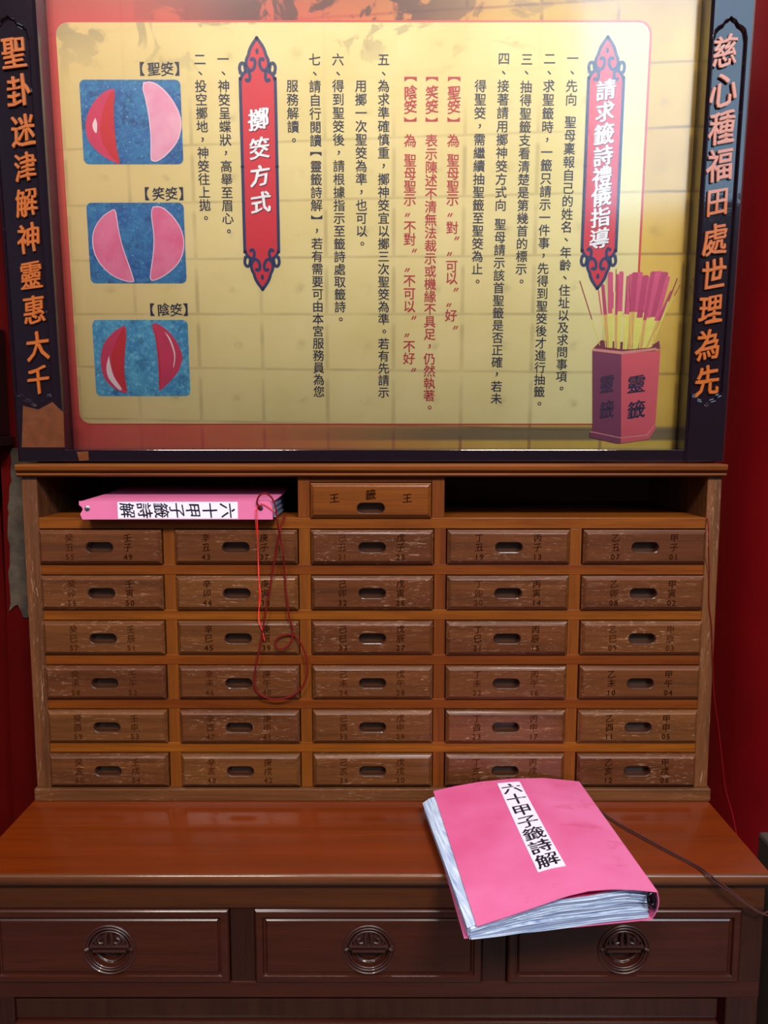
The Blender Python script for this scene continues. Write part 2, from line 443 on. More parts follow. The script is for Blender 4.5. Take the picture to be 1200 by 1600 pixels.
# shelf board = floor of the open compartments
cpart(MB().box(IX0, IX1, 0.0004, BACK, SHZ-0.0172, SHZ, 0.0008), 'shelf_board', M['frame_x'])
for x0, x1 in ((-0.1345, -0.1158), (0.0748, 0.0945)):
    cpart(MB().box(x0, x1, 0.0012, BACK, SHZ, LIPZ, 0.0008), 'divider', M['frame_z'])
cpart(MB().box(-0.1158, 0.0748, 0.0020, 0.03, DZ-0.0850, LIPZ, 0.0006), 'divider', M['frame_x'])
for r_ in range(1, 6):
    zt = ROW0-PITCHZ*(r_-1)-DH
    cpart(MB().box(IX0, IX1, 0.0008, 0.06, zt-(PITCHZ-DH)+0.0001, zt-0.0001, 0.0008), 'rail', M['frame_x'])
for c_ in range(1, 5):
    x0 = DX0+c_*DW+(c_-1)*GX
    cpart(MB().box(x0+0.0002, x0+GX-0.0002, 0.0014, 0.06, MOLDZ, SHZ-0.0172, 0.0008), 'stile', M['frame_z'])
cpart(MB().box(CX0-0.003, CX1+0.004, -0.006, BACK+0.01, BASEZ, MOLDZ, 0.0022), 'base_molding', M['base'])

def stadium(cx, cz, w, h, n=10):
    r_ = h/2; pts = []
    for k in range(n+1):
        a = -math.pi/2+math.pi*k/n; pts.append((cx+w/2-r_+r_*math.cos(a), cz+r_*math.sin(a)))
    for k in range(n+1):
        a = math.pi/2+math.pi*k/n; pts.append((cx-w/2+r_+r_*math.cos(a), cz+r_*math.sin(a)))
    return pts
def rect(x0, x1, z0, z1): return [(x0, z0), (x1, z0), (x1, z1), (x0, z1)]

def drawer_mesh(w, h, slot_dz):
    """front centred on 0, face towards -y; bevelled front, carved finger slot, tray behind"""
    mb = MB(); g = 0.0011; W, H = w/2-g, h/2-g; fy = -0.0085
    def L(i, y): return [(a, y, b) for a, b in rect(-W+i, W-i, -H+i, H-i)]
    mb.loft([L(0, 0.018), L(0, -0.0025), L(0.0008, -0.0038), L(0.0014, -0.0040), L(0.0034, -0.0064), L(0.0052, -0.0079), L(0.0058, fy)], True, False)
    slot = stadium(0, slot_dz, 0.0445, 0.0178)
    mb.holed(rect(-W+0.0058, W-0.0058, -H+0.0058, H-0.0058), slot, fy)
    def S(g_, y): return [(a, y, b) for a, b in stadium(0, slot_dz, 0.0445-2*g_, 0.0178-2*g_)]
    n0 = len(mb.f)
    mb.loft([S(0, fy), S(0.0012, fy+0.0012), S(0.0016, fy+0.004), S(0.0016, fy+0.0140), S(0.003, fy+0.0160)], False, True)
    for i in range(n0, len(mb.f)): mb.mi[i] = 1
    mb.box(-W+0.004, W-0.004, 0.0185, 0.22, -H, H-0.004)
    return mb
STEM = '甲乙丙丁戊己庚辛壬癸'; BR_R = '子寅辰午申戌'; BR_L = '丑卯巳未酉亥'
rnd = random.Random(11)
dm = drawer_mesh(DW, DH, 0.0)
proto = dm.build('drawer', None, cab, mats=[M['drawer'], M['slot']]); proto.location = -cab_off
first = True
for c_ in range(5):
    for r_ in range(6):
        if first: d = proto; first = False
        else:
            d = proto.copy(); COL.objects.link(d)
        x = DX0+c_*(DW+GX)+DW/2; z = ROW0-r_*PITCHZ-DH/2
        d.location = Vector((x+rnd.uniform(-.0004, .0004), rnd.uniform(-0.0008, 0.0012), z))-cab_off
        k = 4-c_; num_r = k*12+r_+1
        fade = {0: (1, 0), 1: (0, 0)}.get(c_, (0, 0))
        for side, ch1, ch2, num in ((1, STEM[2*k], BR_R[r_], num_r), (-1, STEM[2*k+1], BR_L[r_], num_r+6)):
            t = MB(); sx = 0.0455*side-0.001
            for i, ch in enumerate((ch1, ch2)): put(t, ch, sx, 0.0152-0.0148*i, 0.0136, -0.00862, bold=0.014, depth=0.006, slant=0.08)
            for i, ch in enumerate('%02d' % num): put(t, ch, sx+(i-0.5)*0.0078, -0.0152, 0.0124, -0.00862, bold=0.016, depth=0.006)
            faint = (c_ == 0 and side < 0) or (side < 0 and (r_*7+c_*3) % 5 == 1) or (r_ >= 3 and c_ < 4) or (side > 0 and r_ > 1 and (r_+c_) % 4 == 2)
            t.build('engraved_writing', M['carved_faint'] if faint else M['carved'], d)
kd = drawer_mesh(0.1904, 0.0566, -0.0115)
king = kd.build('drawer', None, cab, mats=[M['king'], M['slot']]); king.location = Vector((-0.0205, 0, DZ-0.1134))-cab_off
tag(king, 'smooth orange top drawer between the open compartments')
for ch, x, z, sz in (('王', -0.0565, 0.004, 0.0155), ('籤', 0.0, 0.0095, 0.0170), ('王', 0.0565, 0.004, 0.0155)):
    t = MB(); put(t, ch, x, z, sz, -0.00862, bold=0.02, depth=0.005, slant=0.08); t.build('engraved_writing', M['carved'], king)

# ------------------------------------------------------------------ the desk underneath
DT = DZ-0.604; DFY = -0.200; DLX, DRX = -0.5690, 0.5260
desk = thing('altar_desk', (-0.0215, 0.03, 0), 'dark lacquered wooden desk with three wide drawers under the cabinet', 'desk')
doff = Vector(desk.location)
def dpart(mb, name, mat, smooth=False, parent=None):
    o = mb.build(name, mat, parent or desk, smooth)
    if parent is None: o.location = -doff
    return o
prof = [(0.28, DT-0.020), (-0.2035, DT-0.020), (-0.2085, DT-0.0175), (-0.2115, DT-0.0125), (-0.2125, DT-0.008), (-0.2120, DT-0.0035), (-0.2105, DT-0.0012), (-0.2080, DT), (0.28, DT)]
tb = MB(); loops = [[(x, y, z) for y, z in prof][::-1] for x in (DLX, DRX)]
tb.loft(loops, True, True)
top = tb.build('desk_top', None, desk, True, mats=[M['desk_top'], M['desk_edge']]); top.location = -doff
for p_ in top.data.polygons:
    if abs(p_.normal.z) < 0.97: p_.material_index = 1
def dz_(py): return at_y(600, py, DFY).z
z_ap = dz_(1419.0); z_d0 = z_ap-0.0008; z_d1 = dz_(1535); z_r1 = dz_(1559.5)
EX0, EX1 = -0.5640, 0.5245
dpart(MB().box(EX0, EX1, DFY, DFY+0.02, z_ap, DT-0.020, 0.001), 'apron', M['desk_apron'])
dpart(MB().box(EX0, EX1, DFY+0.001, DFY+0.02, z_r1, z_d1, 0.0012), 'bottom_rail', M['desk_front'])
stx = [(EX0, -0.5470), (-0.2137, -0.1793), (0.1369, 0.1704), (0.4945, EX1)]
for i, (a, b) in enumerate(stx):
    dpart(MB().box(a, b, DFY+(0.004 if i in (1, 2) else 0.0005), DFY+0.02, z_d1, z_ap, 0.0010), 'stile', M['desk_stile'])
for a, b in ((EX0, EX0+0.02), (EX1-0.02, EX1)):
    dpart(MB().box(a, b, DFY+0.02, 0.26, z_r1, DT-0.020, 0.001), 'side_panel', M['desk_stile'])
dpart(MB().box(EX0+0.02, EX1-0.02, 0.25, 0.26, z_r1, DT-0.020), 'back_panel', M['desk_stile'])
dpart(MB().box(EX0+0.02, EX1-0.02, DFY+0.03, 0.25, z_r1, z_r1+0.006), 'bottom_panel', M['desk_stile'])
for x in (EX0, EX1-0.045):
    for y in (DFY+0.002, 0.215):
        dpart(MB().box(x, x+0.045, y, y+0.045, 0.0, z_r1, 0.002), 'leg', M['desk_stile'])
z_l0 = dz_(1566); z_l1 = dz_(1597)
dpart(MB().box(EX0+0.045, 0.470, DFY+0.006, DFY+0.026, z_l1, z_l0, 0.002), 'stretcher', M['desk_stile'])
dpart(MB().box(EX0+0.045, 0.470, DFY-0.004, DFY+0.030, z_l1-0.012, z_l1-0.001, 0.003), 'stretcher', M['desk_front'])

def desk_drawer(x0, x1):
    z0, z1 = z_d1+0.0008, z_d0-0.0004
    cx_, cz_ = (x0+x1)/2, (z0+z1)/2; W, H = (x1-x0)/2-0.0008, (z1-z0)/2
    mb = MB()
    def L(i, y): return [(a, y, b) for a, b in rect(-W+i, W-i, -H+i, H-i)]
    mb.loft([L(0, 0.02), L(0, -0.0005), L(0.0011, -0.0020), L(0.0024, -0.0032), L(0.0040, -0.0036), L(0.0105, -0.0036), L(0.0115, -0.0012), L(0.0122, 0.0012), L(0.0138, 0.0014),
             L(0.0154, -0.0002), L(0.0168, -0.0013), L(0.0180, -0.0016)], True, False)
    hz = at_y(600, 1482.5, DFY).z-cz_
    C = lambda r_, y: [(r_*math.cos(2*math.pi*k/40), y, hz+r_*math.sin(2*math.pi*k/40)) for k in range(40)]
    mb.holed(rect(-W+0.018, W-0.018, -H+0.018, H-0.018), [(a, b) for a, _, b in C(0.0315, 0)], -0.0016)
    mb.loft([C(0.0315, -0.0016), C(0.0300, 0.004), C(0.0280, 0.0095), C(0.0265, 0.0110), C(0.012, 0.0112)], False, True)
    mb.box(-W+0.005, W-0.005, 0.0205, 0.30, -H, H-0.002)
    d = mb.build('drawer', M['desk_front'], desk); d.location = Vector((cx_, DFY, cz_))-doff
    # round pull: rim, inner ring, double bar, carved ornament, pocket plate
    h = MB()
    def ring(rad, y, t, mbx, a0=0, a1=360, n=44):
        mbx.tube([(rad*math.cos(R(a0+(a1-a0)*k/n)), y, hz+rad*math.sin(R(a0+(a1-a0)*k/n))) for k in range(n+1)], t, 8, 1)
    ring(0.0352, -0.0022, 0.0015, h)
    ring(0.0308, -0.0018, 0.0011, h)
    hd = h.build('handle_rim', M['handle'], d, True)
    h = MB(); ring(0.0262, -0.0008, 0.0013, h, 0, 180, 24)
    h.box(-0.0275, 0.0275, -0.0050, 0.002, hz+0.0040, hz+0.0072, 0.0008)
    h.box(-0.0232, 0.0232, -0.0044, 0.002, hz-0.0030, hz+0.0002, 0.0008)
    h.box(-0.0285, 0.0285, 0.001, 0.004, hz-0.0030, hz+0.0072, 0.0004)
    h.tube([(-0.004, -0.0035, hz+0.007), (-0.0045, -0.004, hz+0.018), (-0.0030, -0.0035, hz+0.026)], 0.0022, 8, 4)
    h.tube([(0.004, -0.0035, hz+0.007), (0.0045, -0.004, hz+0.018), (0.0030, -0.0035, hz+0.026)], 0.0022, 8, 4)
    for sx in (-1, 1):
        h.tube([(sx*0.0075, -0.003, hz+0.011), (sx*0.0125, -0.0035, hz+0.0105), (sx*0.0150, -0.003, hz+0.015), (sx*0.0110, -0.003, hz+0.018)], 0.0016, 8, 4)
        h.tube([(sx*0.0290, -0.002, hz+0.001), (sx*0.0335, -0.0045, hz+0.0005)], 0.0028, 8, 2)
        h.tube([(sx*0.0180, -0.001, hz+0.0085), (sx*0.0205, -0.002, hz+0.0130), (sx*0.0150, -0.002, hz+0.0205)], 0.0012, 8, 4)
    h.prism([(0.0245*math.cos(R(a)), hz+0.0245*math.sin(R(a))) for a in range(8, 173, 12)], 0.002, 0.0035)
    h.build('handle_bar', M['handle'], d, True)
    h = MB(); ring(0.0205, 0.0040, 0.0008, h, 205, 335, 20); ring(0.0285, 0.0, 0.0011, h, 190, 350, 26)
    h.build('pocket_rim', M['handle'], d, True)
    return d
for a, b in ((-0.5470, -0.2137), (-0.1793, 0.1369), (0.1704, 0.4945)): desk_drawer(a, b)

# ------------------------------------------------------------------ the sign: leaning lacquer frame, carved posts, printed sheet, glass
LEAN = R(2.75); SY0, SZ0 = 0.062, DZ-0.06
sign = thing('sign_board', (0, SY0, SZ0), 'large yellow printed instruction sign in a black carved lacquer frame above the cabinet', 'sign', rot=(LEAN, 0, 0))
O_ = Vector((0, SY0, SZ0)); NV = Vector((0, math.cos(LEAN), math.sin(LEAN))); UV = Vector((0, -math.sin(LEAN), math.cos(LEAN)))
def S(px, py, n=0.0):
    """photo pixel -> (x, height) on the sign's plane, n metres behind it"""
    d = _ray(px, py); o = Vector((0, EYE_Y, EYE_Z)); q = O_+NV*n
    t = NV.dot(q-o)/NV.dot(d); P = o+t*d
    return (P.x, UV.dot(P-q))
FN = -0.042                      # front face of the frame posts
VT = 0.95
def px_size(px, py, n=0.0): a = S(px, py, n); b = S(px+1, py, n); return b[0]-a[0]
FB = S(600, 722, FN)[1]+0.0005
# posts with an ogee-ended sunk panel
def ogee(xl, xr, zb, zt, tip_b, tip_t):
    c = (xl+xr)/2; w = (xr-xl)/2
    top_ = [(xr, zt-0.010), (xr-0.003, zt+0.002), (c+w*0.72, zt+0.006), (c+w*0.45, zt+0.0095), (c+w*0.30, zt+0.0150), (c+w*0.10, zt+0.0175), (c, tip_t),
            (c-w*0.10, zt+0.0175), (c-w*0.30, zt+0.0150), (c-w*0.45, zt+0.0095), (c-w*0.72, zt+0.006), (xl+0.003, zt+0.002), (xl, zt-0.010)]
    bot = [(xl, zb+0.004), (xl+0.002, zb-0.001), (c-w*0.70, zb-0.003), (c-w*0.58, zb-0.0085), (c-w*0.30, zb-0.0105), (c-w*0.16, zb-0.0150), (c, tip_b),
           (c+w*0.16, zb-0.0150), (c+w*0.30, zb-0.0105), (c+w*0.58, zb-0.0085), (c+w*0.70, zb-0.003), (xr-0.002, zb-0.001), (xr, zb+0.004)]
    return bot+top_
def shrink(pts, k):
    c = Vector((sum(p[0] for p in pts)/len(pts), sum(p[1] for p in pts)/len(pts))); xs = [p[0] for p in pts]; zs = [p[1] for p in pts]
    hx, hz = (max(xs)-min(xs))/2, (max(zs)-min(zs))/2; mx, mz = (max(xs)+min(xs))/2, (max(zs)+min(zs))/2
    return [(mx+(x-mx)*(1-k/hx), mz+(z-mz)*(1-k/hz)) for x, z in pts]
def post(x0, x1, oxl, oxr, ozb, ozt):
    mb = MB(); z0, z1 = FB, VT
    og = ogee(oxl, oxr, ozb, ozt, ozb-0.018, ozt+0.020)
    bv = 0.004
    mb.holed(rect(x0+bv, x1-bv, z0+bv*0.2, z1), shrink(og, -0.0022), FN)
    def L(pts, y): return [(a, y, b) for a, b in pts]
    mb.loft([L(shrink(og, -0.0022), FN), L(shrink(og, -0.0012), FN-0.0009), L(og, FN-0.0005), L(shrink(og, 0.0018), FN+0.0032), L(shrink(og, 0.0030), FN+0.0036)], False, True)
    mb.add([(x0+bv, FN, z0+bv*.2), (x1-bv, FN, z0+bv*.2), (x1-bv, FN, z1), (x0+bv, FN, z1), (x0, FN+bv, z0), (x1, FN+bv, z0), (x1, FN+bv, z1), (x0, FN+bv, z1),
            (x0, 0.012, z0), (x1, 0.012, z0), (x1, 0.012, z1), (x0, 0.012, z1)],
           [(1, 0, 4, 5), (2, 1, 5, 6), (0, 3, 7, 4), (5, 4, 8, 9), (6, 5, 9, 10), (4, 7, 11, 8), (7, 3, 2, 6), (7, 6, 10, 11), (8, 11, 10, 9)])
    return mb.build('frame_post', M['lacquer'], sign)
RP = post(0.4735, 0.5375, 0.4735+0.0045, 0.5310-0.005, S(1101, 617, FN)[1], S(1136, 50, FN)[1])
LP = post(-0.5780, -0.5040, -0.5735+0.0008, -0.5155, S(52, 617, FN)[1], S(20, 48, FN)[1])
# worn streak on the left post
MB().prism([S(71, 400, FN), S(77, 402, FN), S(79, 450, FN), S(80, 520, FN), S(78, 545, FN), S(75, 530, FN), S(73, 480, FN), S(70, 440, FN)], FN+0.0034, FN+0.0040).build('worn_patch', M['worn'], LP)
MB().prism([S(36, 634, FN), S(60, 640, FN), S(82, 628, FN), S(99, 645, FN), S(101, 699, FN), S(34, 699, FN)], FN-0.0003, FN+0.001).build('worn_patch', M['worn'], LP)
def posttext(chars, par, shift=0.0):
    for ch, px, py, sz in chars:
        x, z = S(px, py, FN); ps = px_size(px, py, FN)
        t = MB(); raised(t, ch, x, z, ps*sz*0.98, FN+0.0036)
        t.build('gilt_character', None, par, mats=[M['gilt'], M['gilt_edge']])
posttext([('聖', 21, 82, 46), ('卦', 29, 142, 46), ('迷', 36, 204, 46), ('津', 39, 261, 42), ('解', 41, 316, 42), ('神', 45, 372, 43), ('靈', 48, 430, 42), ('惠', 53, 484, 42), ('大', 58.5, 541, 44), ('千', 59.5, 594, 42)], LP)
posttext([('慈', 1133, 80, 46), ('心', 1130.5, 140, 52), ('種', 1128, 199, 48), ('福', 1125, 257, 48), ('田', 1121, 315, 42), ('處', 1117, 374, 46), ('世', 1115, 429, 46), ('理', 1110.5, 483, 44), ('為', 1106.5, 539, 46), ('先', 1105, 595, 46)], RP)
RB = S(600, 703, FN)[1]
r1 = MB().box(-0.5080, 0.4735, FN+0.003, 0.012, FB, RB, 0.0009).build('frame_rail', M['lacquer'], sign)
MB().prism([S(120, 706, FN+.003), S(138, 705, FN+.003), S(139, 719, FN+.003), S(124, 720, FN+.003)], FN+0.0025, FN+0.004).build('worn_patch', M['worn'], r1)
MB().box(-0.5080, 0.4735, FN+0.003, 0.012, 0.90, VT, 0.0025).build('frame_rail', M['lacquer'], sign)
MB().box(-0.57, 0.53, 0.0005, 0.012, FB+0.002, VT).build('backing_board', M['lacquer'], sign)

# printed sheet ------------------------------------------------
PXL, PXR = -0.509, 0.4745
s = NT('printed_sign_sheet'); o = s.obj()
sep = s.n('ShaderNodeSeparateXYZ'); s.l(o, sep.inputs[0]); U, V = sep.outputs['X'], sep.outputs['Z']
# stone wall print (joints): nearly square blocks whose rows open out to the right
blk = s.mix(s.mapr(s.noise(o, 9, 4), 0.3, 0.7), srgb(196, 156, 54), srgb(216, 180, 74))
blk = s.mix(s.mapr(s.noise(s.scaled(o, (1, 1, 1)), 34, 3), 0.55, 0.8, 0, 0.25), blk, srgb(150, 116, 60))
u0 = S(310, 500)[0]; u1 = S(1040, 500)[0]; vc = S(600, 491)[1]; pl = S(310, 412)[1]-S(310, 495)[1]; pr = S(1040, 394)[1]-S(1040, 489)[1]
pit = s.mapr(U, u0-0.25, u1, pl, pr); pit.node.clamp = False
tv = s.math('DIVIDE', s.math('SUBTRACT', V, vc), pit)
wob = s.math('MULTIPLY', s.math('SUBTRACT', s.noise(o, 8, 2), 0.5), 0.05)
tv = s.math('ADD', tv, wob)
fv = s.math('ABSOLUTE', s.math('SUBTRACT', s.math('FRACT', s.math('ADD', tv, 0.5)), 0.5))
jv = s.mapr(fv, 0.010, 0.034, 1, 0)
xs_ = [S(p, 500)[0] for p in (208, 409, 616, 845)]
a_ = 0.1035
tu = s.math('DIVIDE', s.math('SUBTRACT', U, S(409, 500)[0]), a_*0.985); tu = s.math('SUBTRACT', tu, s.math('MULTIPLY', s.math('MULTIPLY', tu, tu), 0.012))
fu = s.math('ABSOLUTE', s.math('SUBTRACT', s.math('FRACT', s.math('ADD', tu, 0.5)), 0.5))
ju = s.math('MULTIPLY', s.mapr(fu, 0.012, 0.034, 1, 0), s.mapr(s.math('FRACT', tv), 0.80, 0.90, 1, 0.25))
J = s.math('MAXIMUM', jv, ju)
J = s.math('MULTIPLY', J, s.mapr(s.noise(o, 12, 2), 0.3, 0.6, 0.45, 1.0))
wallc = s.mix(s.math('MULTIPLY', J, 0.75), blk, srgb(128, 92, 44))
# knob-like dimples in the blocks
dv = s.math('SUBTRACT', s.math('FRACT', tv), 0.38); du = s.math('SUBTRACT', s.math('FRACT', tu), 0.62)
dd = s.math('SQRT', s.math('ADD', s.math('MULTIPLY', dv, dv), s.math('MULTIPLY', du, du)))
dim = s.math('MULTIPLY', s.mapr(dd, 0.0, 0.14, 1, 0), s.mapr(s.noise(o, 60, 3), 0.4, 0.65))
wallc = s.mix(s.math('MULTIPLY', dim, 0.55), wallc, srgb(140, 104, 50))
# red wash: left edge, top and bottom bands fading out to the right
uL = S(100, 400)[0]
redx = s.mapr(U, S(140, 680)[0], S(980, 680)[0], 1, 0.0, True)
redt = s.mapr(U, S(380, 20)[0], S(900, 20)[0], 1, 0.0, True)
top_m = s.mapr(V, S(600, 300)[1], S(600, 250)[1]+0.05, 0, 1)
redm = s.math('ADD', s.math('MULTIPLY', redx, s.math('SUBTRACT', 1.0, top_m)), s.math('MULTIPLY', redt, top_m))
redm = s.math('MULTIPLY', redm, s.mapr(s.noise(o, 4, 4), 0.2, 0.55, 0.82, 1))
outc = s.mix(s.math('MULTIPLY', redm, 0.93), wallc, srgb(208, 56, 64))
# dark mottled shapes along the top
dr = s.noise(s.scaled(o, (9, 1, 13)), 1.0, 5, 0.55, 1.6)
drm = s.math('MULTIPLY', s.mapr(dr, 0.49, 0.53), s.mapr(V, S(600, 130)[1], S(600, 30)[1], 0, 1))
drm = s.math('MULTIPLY', drm, s.math('MULTIPLY', s.mapr(U, S(170, 30)[0], S(380, 30)[0]), s.mapr(U, S(980, 30)[0], S(640, 30)[0])))
outc = s.mix(s.mapr(V, S(600, 60)[1], S(600, 0)[1], 0, 0.35), outc, srgb(110, 70, 60))
outc = s.mix(s.math('MULTIPLY', drm, 0.85), outc, srgb(76, 50, 50))
# pedestal band printed along the bottom, right half
bb = s.math('MULTIPLY', s.mapr(V, S(600, 690)[1], S(600, 686)[1]), s.mapr(U, S(300, 680)[0], S(760, 680)[0], 0, 1, True))
outc = s.mix(s.math('MULTIPLY', s.math('MULTIPLY', bb, s.mapr(V, S(600, 668)[1]+0.004, S(600, 668)[1]-0.002)), 0.85), outc, srgb(96, 84, 66))
s.b.inputs['Roughness'].default_value = 0.5
M['sheet'] = s.done(outc)
# cream field: same wall print showing through a pale wash
s2 = NT('cream_printed_field')
# rebuild the pale version with the same joints
def field_material(s):
    o = s.obj(); sep = s.n('ShaderNodeSeparateXYZ'); s.l(o, sep.inputs[0]); U, V = sep.outputs['X'], sep.outputs['Z']
    base = s.mix(s.mapr(s.noise(o, 7, 4), 0.3, 0.7), srgb(218, 196, 128), srgb(230, 210, 150))
    lft = s.mapr(U, S(90, 400)[0], S(420, 400)[0], 1, 0, True)  # tanner left: uneven light across the sign partly painted into the print
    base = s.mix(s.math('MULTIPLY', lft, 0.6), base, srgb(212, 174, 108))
    rgt = s.mapr(U, S(700, 400)[0], S(960, 400)[0], 0, 1, True)  # paler right: the sign's brighter side partly put into the colour
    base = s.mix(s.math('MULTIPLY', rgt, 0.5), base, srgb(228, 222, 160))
    pit = s.mapr(U, u0-0.25, u1, pl, pr); pit.node.clamp = False
    tv = s.math('DIVIDE', s.math('SUBTRACT', V, vc), pit)
    tv = s.math('ADD', tv, s.math('MULTIPLY', s.math('SUBTRACT', s.noise(o, 8, 2), 0.5), 0.05))
    fv = s.math('ABSOLUTE', s.math('SUBTRACT', s.math('FRACT', s.math('ADD', tv, 0.5)), 0.5))
    tu = s.math('DIVIDE', s.math('SUBTRACT', U, S(409, 500)[0]), a_*0.985); tu = s.math('SUBTRACT', tu, s.math('MULTIPLY', s.math('MULTIPLY', tu, tu), 0.012))
    fu = s.math('ABSOLUTE', s.math('SUBTRACT', s.math('FRACT', s.math('ADD', tu, 0.5)), 0.5))
    ju = s.math('MULTIPLY', s.mapr(fu, 0.010, 0.045, 1, 0), s.mapr(s.math('FRACT', tv), 0.78, 0.86, 1, 0.2))
    J = s.math('MAXIMUM', s.mapr(fv, 0.006, 0.036, 1, 0), ju)
    J = s.math('MULTIPLY', J, s.mapr(s.noise(o, 12, 2), 0.3, 0.62, 0.25, 1.0))
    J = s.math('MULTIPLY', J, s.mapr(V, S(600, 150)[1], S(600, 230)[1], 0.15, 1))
    base = s.mix(s.math('MULTIPLY', J, 0.42), base, srgb(138, 112, 70))
    dv = s.math('SUBTRACT', s.math('FRACT', tv), 0.45); du = s.math('SUBTRACT', s.math('FRACT', tu), 0.60)
    dd = s.math('SQRT', s.math('ADD', s.math('MULTIPLY', dv, dv), s.math('MULTIPLY', du, du)))
    dim = s.math('MULTIPLY', s.mapr(dd, 0.0, 0.13, 1, 0), s.mapr(s.noise(o, 50, 3), 0.42, 0.62))
    base = s.mix(s.math('MULTIPLY', dim, 0.40), base, srgb(150, 122, 74))
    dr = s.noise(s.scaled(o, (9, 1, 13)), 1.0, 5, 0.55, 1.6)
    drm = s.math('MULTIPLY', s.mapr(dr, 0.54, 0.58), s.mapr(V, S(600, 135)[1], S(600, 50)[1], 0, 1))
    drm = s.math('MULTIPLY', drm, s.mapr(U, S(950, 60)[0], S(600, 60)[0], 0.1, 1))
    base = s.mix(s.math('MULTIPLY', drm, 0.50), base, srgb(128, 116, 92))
    sp = s.mapr(s.noise(o, 130, 2), 0.76, 0.80, 0, 0.5)
    base = s.mix(sp, base, srgb(238, 226, 170))
    return s.rough(0.5).done(base)
M['field'] = field_material(s2)
MB().box(PXL, PXR, -0.0006, 0.0004, FB+0.004, 0.90).build('printed_sheet', M['sheet'], sign)

def rrect(x0, x1, z0, z1, r_, n=6):
    pts = []
    for cx_, cz_, a0 in ((x1-r_, z0+r_, -90), (x1-r_, z1-r_, 0), (x0+r_, z1-r_, 90), (x0+r_, z0+r_, 180)):
        for k in range(n+1): a = R(a0+90*k/n); pts.append((cx_+r_*math.cos(a), cz_+r_*math.sin(a)))
    return pts
x0, x1 = S(87, 60)[0], S(1018, 60)[0]; z0, z1 = S(600, 664)[1], S(600, 32)[1]
MB().prism(rrect(x0, x1, z0, z1, 0.020), -0.0008, 0).build('printed_border', M['outline_red'], sign)
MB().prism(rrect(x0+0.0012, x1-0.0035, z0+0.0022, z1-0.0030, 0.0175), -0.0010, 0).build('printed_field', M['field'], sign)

# text columns
def column(anchor, segs, mat, size=0.0186, bold=0.009):
    x = S(*anchor)[0]; t = MB()
    for st, y0, *y1 in segs:
        za = S(anchor[0], y0)[1]; zb = S(anchor[0], y1[0])[1] if y1 else za
        n = max(1, len(st)-1)
        for i, ch in enumerate(st):
            if ch == ' ': continue
            z = za+(zb-za)*i/n; xx = x
            sl = 0
            if ch == '。': xx += 0.001
            if ch == '”': xx += 0.007; z += 0.002
            if ch == '“': xx -= 0.004; z -= 0.002
            put(t, ch, xx, z, size*(1.0 if ch not in '“”' else 0.95), -0.00135, bold=bold, vertical=True)
    return t.build('printed_text', mat, sign)
TX, RT = M['text'], M['redtext']
column((893, 134.7), [('一', 91.5), ('、', 114), ('先向', 134.7, 156), ('聖母稟報自己的姓名、年齡、住址以及求問事項。', 191.2, 607)], TX)
column((857.3, 134.7), [('二', 92), ('、', 114), ('求聖籤時', 134.7, 198.7), ('，', 219), ('一籤只請示一件事，先得到聖筊後才進行抽籤。', 238, 630.7)], TX)
column((822, 134.7), [('三', 93), ('、', 114), ('抽得聖籤支看清楚是第幾首的標示。', 136, 440)], TX)
column((786.3, 134.7), [('四', 92), ('、', 114), ('接著請用擲神筊方式向', 134.7, 320.8), ('聖母請示該首聖籤是否正確，若未', 350.7, 622.7)], TX)
column((750.7, 134.7), [('得聖筊，需繼續抽聖籤至聖筊為止。', 134.7, 440)], TX)
column((709.3, 145), [('【', 124), ('】', 187), ('為', 220), ('聖母聖示', 250.7, 312), ('“', 334), ('對', 356), ('”', 374.7), ('“', 395), ('可以', 416, 434.7), ('”', 454.7), ('“', 474.7), ('好', 493), ('”', 514)], RT, 0.0200)
column((674.8, 145), [('【', 124), ('】', 187), ('表示陳述不清無法裁示或機緣不具足，仍然執著。', 220, 636.8)], RT, 0.0195)
column((641.3, 145), [('【', 124), ('】', 187), ('為', 220), ('聖母聖示', 250.7, 312), ('“', 334), ('不對', 354.7, 374), ('”', 394), ('“', 420), ('不可以', 438.7, 478.7), ('”', 498.7), ('“', 522), ('不好', 541, 560), ('”', 580)], RT, 0.0200)
for px, st in ((709.3, '聖筊'), (674.8, '笑筊'), (641.3, '陰筊')):
    t = MB(); x = S(px, 150)[0]
    for ch, y in zip(st, (145, 167)): put(t, ch, x, S(px, y)[1], 0.0205, -0.00135, bold=0.024, slant=0.10)
    t.build('printed_text', RT, sign)
column((599.5, 134.7), [('五', 93.5), ('、', 115.5), ('為求準確慎重，擲神筊宜以擲三次聖筊為準。若有先請示', 134.7, 613)], TX)
column((564, 134.7), [('用擲一次聖筊為準，也可以。', 134.7, 381)], TX)
column((528.5, 134.7), [('六', 93.5), ('、', 115.5), ('得到聖筊後，請根據指示至籤詩處取籤詩。', 134.7, 499)], TX)
column((492.3, 134.7), [('七', 93.5), ('、', 115.5), ('請自行閱讀', 135.5, 220), ('【', 241), ('靈籤詩解', 260.5, 321), ('】', 339.5), ('，', 361), ('若有需要可由本宮服務員為您', 381, 612)], TX)
column((457, 134.7), [('服務解讀。', 134.7, 219.5)], TX)
column((350, 134.7), [('一', 92.7), ('、', 115), ('神筊呈蝶狀，高舉至眉心。', 135, 361.7)], TX)
column((314, 134.7), [('二', 93), ('、', 115), ('投空擲地，神筊往上拋。', 135, 341)], TX)
